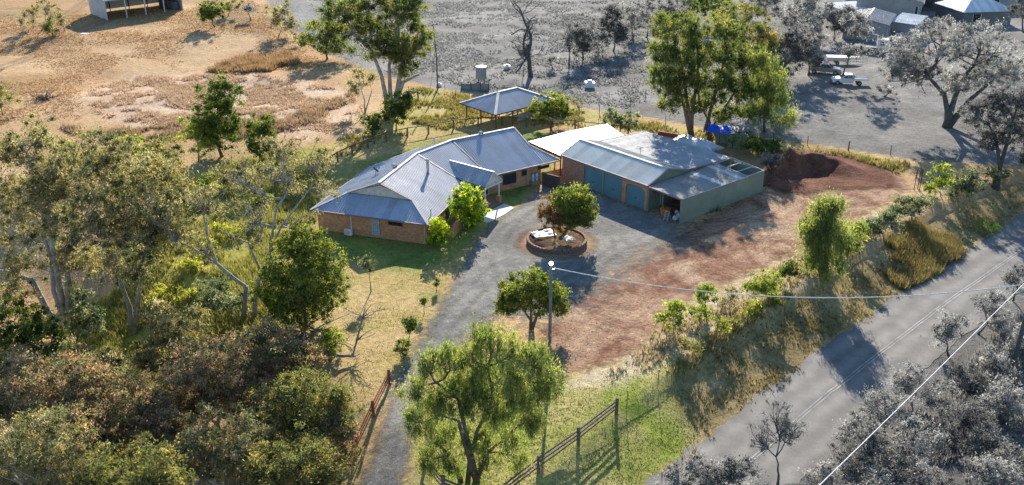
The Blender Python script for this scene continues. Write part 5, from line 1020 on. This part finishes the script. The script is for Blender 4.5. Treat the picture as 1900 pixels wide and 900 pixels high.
# tank on stand, trough, windmill mast, small pale things in the field
p = GP(893, 160); tk = thing('water_tank', p, 'small round water tank on a stand in the grey field', 'water tank'); m = MB(); m.lathe(p+(0, 0, 1.3), [(.85, 0), (.88, .1), (.86, 1.0), (.9, 1.9), (.8, 2.0), (.05, 2.12)], 18); m.build('drum', 'wall_far', tk, True)
m = MB(); m.lathe(p+(0, 0, 1.3), [(.9, 1.92), (.93, 1.98), (.5, 2.1), (.05, 2.16)], 18); m.build('lid', 'roof_far_light', tk)
for i in range(4): a = math.pi/4+i*math.pi/2; m = MB(); m.beam(p+(math.cos(a)*.7, math.sin(a)*.7, -.2), p+(math.cos(a)*.65, math.sin(a)*.65, 1.32), .12); m.build('leg', 'bark_grey', tk)
p = GP(882, 168); tr = thing('stock_yard', p, 'old grey sheet-clad pen beside the water tank', 'pen'); m = MB(); m.box(p[:2]+np.array((0, .3)), (1, 0), (0, 1), 2.2, .06, p[2]-.1, p[2]+1.1); m.build('side', 'wall_far', tr)
m = MB(); m.box(p[:2]+np.array((-2.2, 1.5)), (0, 1), (1, 0), 1.2, .06, p[2]-.1, p[2]+1.1); m.build('side', 'wall_far_dark', tr)
for x in (-2.2, -.7, .8, 2.2): m = MB(); m.beam(p+(x, .2, -.2), p+(x, .2, 1.4), .12); m.build('post', 'bark_grey', tr)
p = GP(812, 166); mast = thing('windmill_mast', p, 'tall narrow mast leaning slightly in the grey field', 'mast'); e = p+np.array((-.35, 0, 10.2))
m = MB(); m.tube([p-(0, 0, .2), p+(0, 0, 5), e], [.13, .11, .08], 7); m.build('pole', 'bark_grey', mast); m = MB(); m.beam(e+(-.3, 0, -.1), e+(.1, 0, .3), .12); m.build('head', 'bark_grey', mast)
for s_ in (-1, 1): m = MB(); m.tube([p+(1.2*s_, .5, 0), p+(-.2, 0, 6.5)], .025, 5); m.build('stay', 'bark_grey', mast)
for q, s_, lb, nm in (((1094, 162), 1.0, 'white box-shaped trough on the grey field behind the pavilion', 'trough'), ((941, 128), .7, 'small white pump box beside the dead tree', 'pump'), ((157, 63), .9, 'flat white sheet lying on the dry paddock', 'sheet'), ((815, 160), .5, 'small pale pump at the mast foot', 'pump')):
    p = GP(*q); o = thing('white_'+nm, p, lb, nm); m = MB(); hh = .12 if nm == 'sheet' else .9*s_
    m.hexa([p+(-s_*.8, -s_*.5, 0), p+(s_*.8, -s_*.5, 0), p+(s_*.75, s_*.5, 0), p+(-s_*.75, s_*.5, 0)], [p+(-s_*.85, -s_*.55, hh), p+(s_*.85, -s_*.55, hh*.95), p+(s_*.8, s_*.55, hh), p+(-s_*.8, s_*.55, hh*1.05)]); m.build('body', 'white', o, bevel=.03)
    if nm != 'sheet':
        m = MB(); m.hexa([p+(-s_*.5, -s_*.3, hh), p+(s_*.5, -s_*.3, hh*.96), p+(s_*.5, s_*.3, hh), p+(-s_*.5, s_*.3, hh)], [p+(-s_*.3, -s_*.2, hh*1.35), p+(s_*.3, -s_*.2, hh*1.35), p+(s_*.3, s_*.2, hh*1.35), p+(-s_*.3, s_*.2, hh*1.35)]); m.build('lid', 'white', o)
# fallen timber
def branches(name, label, p, n, L, seed, mat='dead_wood', flat=.35, cat='branches', r=.09):
    R = np.random.default_rng(seed); m = MB()
    for i in range(n):
        a = p+np.array((*R.normal(0, L*.22, 2), 0)); dv = unit(R.normal(size=3)*np.array((1, 1, flat))); e = a+dv*L*R.uniform(.4, 1.1); a[2] = max(a[2], ground(a)+.05); e[2] = max(e[2], ground(e)+.05)+abs(R.normal(0, flat*.6))
        c_ = curve(a, e, .12, 6, R); c_[:, 2] = np.maximum(c_[:, 2], hz(c_)+.04); rr_ = r*R.uniform(.4, 1.2); m.tube(c_, np.linspace(rr_, rr_*.3, 6), 5)
    return tag(m.build(name, mat, None, True), label, cat)
branches('fallen_branches', 'tangle of dead grey branches below the bright green tree', GP(560, 628), 46, 4.2, 4, flat=.55)
branches('brush_pile', 'dark heap of dead branches on the dry paddock', GP(82, 184), 40, 2.6, 9, 'bark', .45, 'brush pile', .08)
a = GP(578, 668); pts = [a, GP(600, 664)+(0, 0, .5), GP(632, 672)+(0, 0, .6), GP(655, 671)+(0, 0, .5), GP(664, 655)+(0, 0, 1.2), GP(676, 632)+(0, 0, 2.2), GP(686, 622)+(0, 0, 3.4)]
m = MB(); m.tube(pts, [.16, .15, .14, .12, .09, .05, .02], 8); R_ = np.random.default_rng(2)
for i in range(22):
    k = R_.integers(3, 6); e = pts[k]+R_.normal(size=3)*np.array((.9, .5, .8))+(.3, 0, .9); m.tube(curve(pts[k], e, .1, 5, R_), np.linspace(.035, .01, 5), 4)
tag(m.build('fallen_limb', 'dead_wood', None, True), 'long pale fallen limb curving up on the front lawn edge', 'branch')
# agave-like spikes at the boundary corner
p = GP(1702, 352); sp = thing('flower_spike_plant', p, 'tall dry flower spikes beside the pale wispy shrub', 'plant')
for i in range(3):
    b1 = p+np.array((random.uniform(-.5, .5), random.uniform(-.3, .3), 0)); hgt = random.uniform(2.4, 3.3); m = MB(); m.tube([b1, b1+(0, 0, hgt)], [.05, .03], 6); m.build('stem', 'bark', sp)
    m = MB(); m.lathe(b1, [(.03, hgt-1.15)]+[(.05+.05*(k % 2)+random.uniform(0, .03), hgt-1.1+k*.16) for k in range(8)]+[(.02, hgt+.22)], 7); m.build('flower_head', 'timber', sp)

# ------------------------------------------------------------------ open hay shed on the paddock
a0 = GP(200, 38); a1 = GP(340, 19); a2 = GP(172, 28); fx = unit((a1-a0)[:2]); fy = np.array([-fx[1], fx[0]]); Lh = float(np.linalg.norm((a1-a0)[:2])); Dh = 9.0; zb = a0[2]
hs = thing('hay_shed', a0, 'open-fronted farm shed with white roof on the paddock', 'shed')
def hp(u, v_, z): return z3(a0[:2]+fx*u+fy*v_, zb+z)
hF, hB = 4.2, 5.0
m = MB(); m.slab([hp(0, 0, -.5), hp(0, Dh, -.5), hp(0, Dh, hB), hp(0, 0, hF)], .08, (*fx, 0)); m.build('end_wall', 'wall_pale', hs)
m = MB(); m.slab([hp(Lh, 0, -.5), hp(Lh, Dh, -.5), hp(Lh, Dh, hB), hp(Lh, 0, hF)], .08, (-fx[0], -fx[1], 0)); m.build('end_wall', 'wall_pale', hs)
m = MB(); m.slab([hp(0, Dh, .7), hp(Lh, Dh, .7), hp(Lh, Dh, hB), hp(0, Dh, hB)], .08, (-fy[0], -fy[1], 0)); m.build('back_wall', 'wall_pale', hs)
roofpart('roof', [hp(-.3, -.4, hF), hp(Lh+.3, -.4, hF), hp(Lh+.3, Dh+.3, hB), hp(-.3, Dh+.3, hB)], fx, 'roof_white', hs)
for i in range(1, 4): m = MB(); m.tube([hp(Lh*i/4, .1, -.3), hp(Lh*i/4, .1, hF)], .12, 8); m.build('post', 'cream', hs)
for i in range(1, 4): m = MB(); m.tube([hp(Lh*i/4, Dh-.3, -.3), hp(Lh*i/4, Dh-.3, hB)], .1, 8); m.build('back_post', 'steel_dark', hs)
m = MB(); m.beam(hp(0, -.3, hF-.15), hp(Lh, -.3, hF-.15), .08, .3); m.build('fascia', 'tarp_silver', hs)
for i in range(5):
    m = MB(); c = a0[:2]+fx*(Lh-1.2)+fy*(1.4+i*1.5); m.lathe(z3(c, zb), [(.75, 0), (.8, .4), (.8, 1.5), (.75, 1.9)], 12); tag(m.build('hay_roll', 'pole_grey', None, True), ['nearest', 'second', 'third', 'fourth', 'farthest'][i]+' dark round roll stacked at the right end of the open shed', 'hay roll', 'rolls in the open shed')
# ------------------------------------------------------------------ grey neighbours
def bldg(name, label, px, ang, L, D_, h, rise, wallm, roofm, wins=(), doors=(), ov=.4, hip=False):
    """gable building: px = nearest bottom corner; long side runs along ang, depth to the left of it"""
    p = GP(*px); fx_ = uv2(ang); fy_ = np.array([-fx_[1], fx_[0]]); root = thing(name, p, label, 'building')
    f = lambda u, v_, z: z3(p[:2]+fx_*u+fy_*v_, p[2]+z)
    m = MB(); m.hexa([f(0, 0, -.6), f(L, 0, -.6), f(L, D_, -.6), f(0, D_, -.6)], [f(0, 0, h), f(L, 0, h), f(L, D_, h), f(0, D_, h)])
    if rise and not hip: 
        for u in (0, L): m.add([f(u, 0, h), f(u, D_, h), f(u, D_/2, h+rise)], [(0, 1, 2)])
    m.build('wall', wallm, root)
    if hip:
        r0, r1 = D_/2, L-D_/2; z0 = h-.02
        for q in ([f(-ov, -ov, z0), f(L+ov, -ov, z0), f(r1, D_/2, h+rise), f(r0, D_/2, h+rise)], [f(L+ov, D_+ov, z0), f(-ov, D_+ov, z0), f(r0, D_/2, h+rise), f(r1, D_/2, h+rise)]): roofpart('roof', q, fx_, roofm, root)
        for q in ([f(-ov, D_+ov, z0), f(-ov, -ov, z0), f(r0, D_/2, h+rise)], [f(L+ov, -ov, z0), f(L+ov, D_+ov, z0), f(r1, D_/2, h+rise)]): roofpart('roof', q, fy_, roofm, root)
    elif rise:
        dz = rise/(D_/2)*ov
        roofpart('roof', [f(-ov, -ov, h-dz), f(L+ov, -ov, h-dz), f(L+ov, D_/2, h+rise), f(-ov, D_/2, h+rise)], fx_, roofm, root); roofpart('roof', [f(-ov, D_+ov, h-dz), f(L+ov, D_+ov, h-dz), f(L+ov, D_/2, h+rise), f(-ov, D_/2, h+rise)], fx_, roofm, root)
        cap(f(-ov, D_/2, h+rise), f(L+ov, D_/2, h+rise), .3, 'roof_far_light', root)
    else: roofpart('roof', [f(-ov, -ov, h+.02), f(L+ov, -ov, h+.02), f(L+ov, D_+ov, h+.25), f(-ov, D_+ov, h+.25)], fx_, roofm, root)
    for side, t_, z0, z1, w in wins:
        m = MB(); c = p[:2]+(fx_*t_ if side == 0 else fy_*t_); 
        if side == 0: m.box(c-fy_*.03, fx_, fy_, w/2, .05, p[2]+z0, p[2]+z1)
        else: m.box(c-fx_*.03, fy_, fx_, w/2, .05, p[2]+z0, p[2]+z1)
        wo = m.build('window', 'dark', root); m = MB()
        for e_ in (-1, 1):
            if side == 0: m.box(c-fy_*.08+fx_*e_*w/2, fx_, fy_, .05, .05, p[2]+z0, p[2]+z1)
            else: m.box(c-fx_*.08+fy_*e_*w/2, fy_, fx_, .05, .05, p[2]+z0, p[2]+z1)
        m.build('frame', 'roof_far_light', wo)
    return root
bldg('neighbour_house', 'large grey gabled house at the top right', (1703, 47), 66, 26, 13, 5.0, 1.3, 'wall_far', 'roof_far', [(0, 4, 2.6, 4.0, 1.2), (0, 6.5, 2.6, 4.0, 1.0), (0, 13, 2.6, 4.0, 1.8), (1, .8, 1.2, 3.8, .6)])
bldg('neighbour_shed', 'grey gabled bay shed in front of the large grey house', (1642, 77), 64, 12, 8, 3.3, .8, 'wall_far', 'roof_far', [(0, 1.3, 0, 2.6, 1.6), (0, 3.6, 0, 2.6, 1.6), (0, 6, 0, 2.6, 1.6), (0, 8.3, 0, 2.6, 1.6), (0, 10.5, 0, 2.6, 1.6)])
bldg('neighbour_house', 'house with hipped roof, metal glare painted white, in the top right corner', (1785, 47), 8, 11, 10.5, 2.8, 3.0, 'wall_far_dark', 'roof_far_light', [(0, 3, .8, 2.2, 1.8)], hip=True)  # sun glare on the metal roof is put into its white colour
bldg('neighbour_shed', 'low white-roofed shed between the big tree and the grey house', (1694, 74), 58, 10, 4.2, 3.0, 0, 'wall_far', 'roof_far_light')
bldg('neighbour_house', 'long grey house wing with dark windows at the top right', (1748, 22), 6, 26, 8, 3.4, .6, 'wall_far', 'roof_far_light', [(0, 3, .9, 2.5, 2), (0, 6, .9, 2.5, 1.5), (0, 12, .9, 2.5, 2.5)])
bldg('neighbour_shed', 'pale skillion shed at the top behind the slender grey tree', (1560, 40), 20, 8, 6, 2.6, 0, 'wall_far', 'roof_far_light')
bldg('neighbour_shed', 'second pale skillion shed at the top left of the large grey house', (1600, 22), 15, 7, 7, 3.0, 0, 'wall_far', 'roof_far_light')
# vehicles
def wheel(root, p, dirv, r, w=.22):
    n2 = np.array([-dirv[1], dirv[0]]); m = MB(); c = np.array(p); a, b_ = c+np.array((*n2, 0))*w/2, c-np.array((*n2, 0))*w/2; m.tube([a, b_], r, 14); o = m.build('wheel', 'tyre', root)
    m = MB(); m.tube([c+np.array((*n2, 0))*(w/2+.012), c-np.array((*n2, 0))*(w/2+.012)], r*.55, 10); m.build('rim', 'galv', o)
def ute(name, label, px, ang, paint, tray='tub', cab2=True):
    p = GP(*px); d_ = uv2(ang); n_ = np.array([-d_[1], d_[0]]); root = thing(name, p, label, 'ute'); f = lambda u, v_, z: z3(p[:2]+d_*u+n_*v_, p[2]+z)
    def loft(prof, hw, nm, mt, inset=0, bev=.05):
        m = MB(); k = len(prof); vs_ = [f(u, -hw*(1-inset*(z > 1.1)), z) for u, z in prof]+[f(u, hw*(1-inset*(z > 1.1)), z) for u, z in prof]
        m.add(vs_, [tuple(range(k)), tuple(range(k, 2*k))[::-1]]+[((i+1) % k, i, k+i, k+(i+1) % k) for i in range(k)]); return m.build(nm, mt, root, bevel=bev)
    loft([(2.6, .42), (2.62, .85), (2.45, 1.02), (1.35, 1.14), (-.75, 1.14), (-.75, .42)], .9, 'body', paint)
    loft([(1.3, 1.12), (.55, 1.68), (.3, 1.74), (-.6, 1.74), (-.72, 1.65), (-.76, 1.12)], .84, 'cab', paint, .14)
    for s_ in (-1, 1):
        for u0, u1, u2, u3 in ((1.0, .52, .2, .2), (.1, .1, -.58, -.64)): m = MB(); m.slab([f(u0, s_*.80, 1.18), f(u1, s_*.745, 1.6), f(u2, s_*.745, 1.6), f(u3, s_*.80, 1.18)], .03, (*(n_*s_), 0)); m.build('window', 'glass', root)
        m = MB(); m.slab([f(2.63, s_*.55, .78), f(2.63, s_*.85, .78), f(2.5, s_*.85, .98), f(2.5, s_*.55, .98)], .03, (*d_, 0)); m.build('headlight', 'white', root)
        m = MB(); q = f(.95, s_*1.0, 1.25); m.box(q, d_, n_, .06, .1, q[2]-.08, q[2]+.1); m.build('mirror', paint, root)
    m = MB(); m.slab([f(1.27, -.68, 1.18), f(1.27, .68, 1.18), f(.62, .6, 1.64), f(.62, -.6, 1.64)], .03, (*d_, .6)); m.build('windscreen', 'glass', root)
    m = MB(); q = f(2.66, 0, .5); m.box(q, d_, n_, .07, .88, p[2]+.38, p[2]+.62); m.build('bumper', 'dark_paint', root)
    if tray == 'tub':
        m = MB()
        for s_ in (-1, 1): q = f(-1.75, s_*.86, 0); m.box(q, d_, n_, .98, .04, p[2]+.5, p[2]+1.15)
        q = f(-2.72, 0, 0); m.box(q, d_, n_, .04, .88, p[2]+.5, p[2]+1.13); q = f(-1.75, 0, 0); m.box(q, d_, n_, .96, .84, p[2]+.5, p[2]+.72); m.build('tub', paint, root)
    else:
        m = MB(); q = f(-2.0, 0, 0); m.box(q, d_, n_, 1.2, .98, p[2]+.82, p[2]+.92); m.build('tray', 'white', root)
        for s_ in (-1, 1): m = MB(); q = f(-2.0, s_*.96, 0); m.box(q, d_, n_, 1.2, .02, p[2]+.93, p[2]+1.2); m.build('tray_side', 'white', root)
        m = MB(); m.box(f(-.85, 0, 0), d_, n_, .03, .9, p[2]+.93, p[2]+1.75); m.build('headboard', 'wall_far', root)
    for u in (1.75, -1.75):
        for s_ in (-1, 1): wheel(root, f(u, s_*.82, .38), d_, .38)
ute('parked_ute', 'dark grey dual-cab ute under the grey gum', (1530, 136), -18, 'grey_paint')
ute('parked_ute', 'white tray-back ute in front of the dark ute', (1572, 156), 172, 'white', 'flat')
p = GP(1562, 118); bt = thing('boat_trailer', p, 'white boat on a trailer behind the two utes', 'boat'); d_ = uv2(-8); n_ = np.array([-d_[1], d_[0]]); f = lambda u, v_, z: z3(p[:2]+d_*u+n_*v_, p[2]+z)
m = MB(); L_ = [(-2.8, 1.0, .75), (0, 1.05, .7), (1.8, .8, .8), (3.0, .08, 1.15)]
for (u0, w0, k0), (u1, w1, k1) in zip(L_[:-1], L_[1:]):
    for s_ in (-1, 1): m.add([f(u0, 0, k0-.2), f(u1, 0, k1-.2), f(u1, s_*w1, 1.3), f(u0, s_*w0, 1.3)], [(0, 1, 2, 3)])
    m.add([f(u0, -w0, 1.3), f(u1, -w1, 1.3), f(u1, w1, 1.3), f(u0, w0, 1.3)], [(0, 1, 2, 3)])
m.add([f(-2.8, -1, 1.3), f(-2.8, 1, 1.3), f(-2.8, 0, .55)], [(0, 1, 2)]); m.build('hull', 'white', bt)
m = MB(); m.beam(f(-2.5, 0, .5), f(3.6, 0, .5), .12); m.beam(f(-1, -1.1, .45), f(-1, 1.1, .45), .12); m.build('trailer_frame', 'galv', bt)
for s_ in (-1, 1): wheel(bt, f(-1, s_*1.15, .33), d_, .33)
p = GP(1628, 98); tk = thing('parked_truck', p, 'white flat-nosed truck parked by the bay shed', 'truck'); d_ = uv2(-25); n_ = np.array([-d_[1], d_[0]]); f = lambda u, v_, z: z3(p[:2]+d_*u+n_*v_, p[2]+z)
m = MB(); m.hexa([f(0, -1.1, .6), f(2, -1.1, .6), f(2, 1.1, .6), f(0, 1.1, .6)], [f(0, -1.0, 2.7), f(1.75, -1.0, 2.7), f(1.75, 1.0, 2.7), f(0, 1.0, 2.7)]); m.build('cab', 'white', tk, bevel=.08)
m = MB(); m.slab([f(1.93, -.95, 1.6), f(1.93, .95, 1.6), f(1.81, .9, 2.45), f(1.81, -.9, 2.45)], .03, (*d_, 0)); m.build('windscreen', 'glass', tk)
for s_ in (-1, 1): m = MB(); m.slab([f(.4, s_*1.08, 1.6), f(1.6, s_*1.08, 1.6), f(1.5, s_*1.04, 2.4), f(.4, s_*1.04, 2.4)], .03, (*(n_*s_), 0)); m.build('window', 'glass', tk)
m = MB(); m.box(f(-3.2, 0, 0), d_, n_, 3.1, 1.15, p[2]+.95, p[2]+1.15); m.build('tray', 'grey_paint', tk)
m = MB(); m.tube([f(-.3, .4, 1.1), f(-.4, .3, 3.2), f(-2.2, .1, 3.6)], .14, 8); m.build('crane_arm', 'white', tk)
for u in (1.1, -3.0, -4.6):
    for s_ in (-1, 1): wheel(tk, f(u, s_*1.0, .5), d_, .5, .3)
# yard fence panel by the bay shed
a, b_ = GP(1655, 82), GP(1676, 72); fn = thing('shed_fence', a, 'short grey panel fence beside the bay shed', 'fence')
for i in range(6): q = a+(b_-a)*(i+.5)/6; m = MB(); dd = unit((b_-a)[:2]); m.box(q[:2], dd, np.array([-dd[1], dd[0]]), float(np.linalg.norm(b_-a))/12-.02, .03, q[2]-.1, q[2]+1.5); m.build('panel', 'wall_far', fn)

# ------------------------------------------------------------------ long grass
def tufts(name, pg, n, h, cols, seed, mat='grass', blades=5, w=.09, clump=None, avoid=None, sdmin=0, lean=.35, feather=2.0):
    R = np.random.default_rng(seed); lo, hi = pg.min(0), pg.max(0); P = R.uniform(lo, hi, (int(n*4), 2)); sdv = poly_sd(P, pg); P = P[(sdv > sdmin) & (sdv+(fbm(P, .35, seed+3)-.5)*feather*2 > R.uniform(0, feather, len(P)))]
    if clump is not None: P = P[fbm(P, clump, seed) > R.uniform(.38, .62, len(P))]
    for a_, mrg in (avoid or []): P = P[poly_sd(P, a_) < mrg]
    P = P[:n]; n = len(P); z = ground_facets(P); cols = np.array(cols); H = h*R.uniform(.5, 1.25, n)*(.7+.6*vnoise(P, .4, seed))
    c = cols[R.integers(0, len(cols), n)]; c2 = cols[R.integers(0, len(cols), n)]; k = R.random((n, 1)); c = (c*k+c2*(1-k))*R.uniform(.8, 1.25, (n, 1))
    B = np.repeat(np.column_stack([P, z]), blades, 0); hh = np.repeat(H, blades)*R.uniform(.7, 1.2, n*blades); a = R.uniform(0, 2*math.pi, n*blades); sp_ = R.uniform(.02, .16, n*blades)*(h*1.3)
    B[:, 0] += np.cos(a)*sp_; B[:, 1] += np.sin(a)*sp_; tipd = np.stack([np.cos(a)*hh*lean, np.sin(a)*hh*lean, hh], 1); tp = B+tipd*R.uniform(.7, 1.1, (n*blades, 1)); a2 = a+math.pi/2+R.normal(0, .8, n*blades); ww = w*R.uniform(.6, 1.4, n*blades)/2
    sv_ = np.stack([np.cos(a2)*ww, np.sin(a2)*ww, np.zeros(n*blades)], 1); V = np.stack([B-sv_-(0, 0, .05), B+sv_-(0, 0, .05), tp], 1).reshape(-1, 3)
    cl = np.repeat(np.repeat(c, blades, 0)*R.uniform(.8, 1.2, (n*blades, 1)), 3, 0)
    return tag(npmesh(name, V, np.arange(len(V)).reshape(-1, 3), mat, None, cl), kind='stuff')
AV = [(DRIVE, .2), (DIRT, .5), (poly([(576, 388), (794, 419), (930, 345), (1041, 300), (955, 238), (683, 308)]), .3)]
tufts('reed_grass', REED, 15000, .4, [(.56, .40, .27), (.64, .50, .36), (.50, .33, .19)], 1, blades=4, w=.16, clump=.35, lean=.9)
tufts('orange_grass', ORNG, 5000, .9, [(.38, .22, .09), (.44, .29, .14), (.34, .24, .15)], 2, blades=5, w=.2)
tufts('dry_edge_grass', poly([(110, 235), (250, 240), (330, 230), (430, 215), (560, 205), (600, 190), (650, 170), (660, 185), (560, 240), (440, 262), (330, 262), (240, 265), (150, 262)]), 7000, .7, [(.36, .24, .14), (.44, .32, .20), (.30, .20, .12)], 3, blades=5, w=.15, clump=.3)
tufts('paddock_grass', poly([(-150, 130), (0, 40), (170, 40), (340, 30), (470, 20), (600, 110), (640, 140), (420, 130), (250, 135), (160, 160), (150, 230), (-150, 300)]), 22000, .2, [(.47, .30, .16), (.54, .37, .21), (.42, .26, .135)], 4, blades=4, w=.16, clump=.12, lean=.8)
tufts('bank_grass', BANK, 20000, .6, [(.33, .32, .06), (.46, .42, .10), (.22, .25, .04), (.46, .40, .17)], 5, blades=5, w=.10, clump=.4)
tufts('yellow_grass', YGRASS, 16000, .55, [(.34, .30, .07), (.44, .36, .15), (.20, .22, .04), (.30, .20, .10)], 6, blades=5, w=.13, clump=.25, avoid=AV)
tufts('straw_grass', STRAW, 9000, .5, [(.44, .34, .19), (.52, .43, .28), (.34, .27, .12)], 7, blades=5, w=.09, avoid=[(DIRT, .2)])
tufts('verge_grass', VERGE, 9000, .35, [(.26, .20, .08), (.36, .28, .12), (.18, .15, .06)], 8, blades=5, w=.07, clump=.5)
tufts('golden_grass', poly([(1640, 440), (1700, 405), (1770, 415), (1800, 450), (1740, 490), (1680, 515), (1645, 490)]), 7000, .8, [(.25, .19, .07), (.36, .29, .13), (.18, .16, .06), (.30, .25, .08)], 9, blades=6, w=.08, feather=3)
tufts('bank_top_grass', poly([(1235, 690), (1310, 625), (1390, 570), (1480, 520), (1490, 540), (1400, 600), (1320, 655), (1250, 705)]), 5000, .7, [(.27, .24, .08), (.38, .32, .16), (.18, .18, .06)], 10, blades=5, w=.08, clump=.5, feather=1.5)
tufts('rough_grass', NEARG, 9000, .10, [(.22, .25, .05), (.32, .30, .10), (.38, .33, .16)], 11, blades=5, w=.05, avoid=[(DRIVE, -.3), (DIRT, -.5)])
tufts('lawn_grass', LAWN, 12000, .08, [(.28, .25, .09), (.38, .30, .14), (.18, .20, .05)], 12, blades=4, w=.06, clump=.3, avoid=[(DRIVE, -.3)])
tufts('shed_weeds', np.array([gg(18.62, 0), gg(19.15, .2), gg(18.95, 9), gg(18.62, 9)]), 260, .75, [(.16, .14, .06), (.24, .20, .08)], 13, blades=6, w=.07)
tufts('field_grass', poly([(560, 0), (640, 110), (720, 140), (860, 165), (1100, 195), (1200, 205), (1210, 110), (1200, 0)]), 22000, .35, [(.27, .27, .26), (.36, .36, .345), (.19, .19, .185)], 14, 'leaf_grey', 4, .2, .2, lean=.6)
tufts('scrub_grass', poly([(1500, 960), (1560, 860), (1700, 740), (1800, 640), (1900, 560), (1960, 560), (1960, 960)]), 14000, .7, [(.20, .20, .195), (.30, .30, .29), (.13, .13, .13)], 15, 'leaf_grey', 5, .08, .3)
tufts('road_edge_tussock', poly([(1185, 890), (1240, 838), (1290, 800), (1300, 815), (1240, 868), (1205, 900)]), 500, .75, [(.36, .22, .14), (.42, .30, .18), (.22, .18, .08)], 16, blades=7, w=.07, clump=.5)
tufts('yard_weeds', DIRT, 2600, .09, [(.20, .22, .05), (.34, .28, .12), (.26, .20, .09)], 17, blades=5, w=.06, clump=.16, sdmin=1.0)
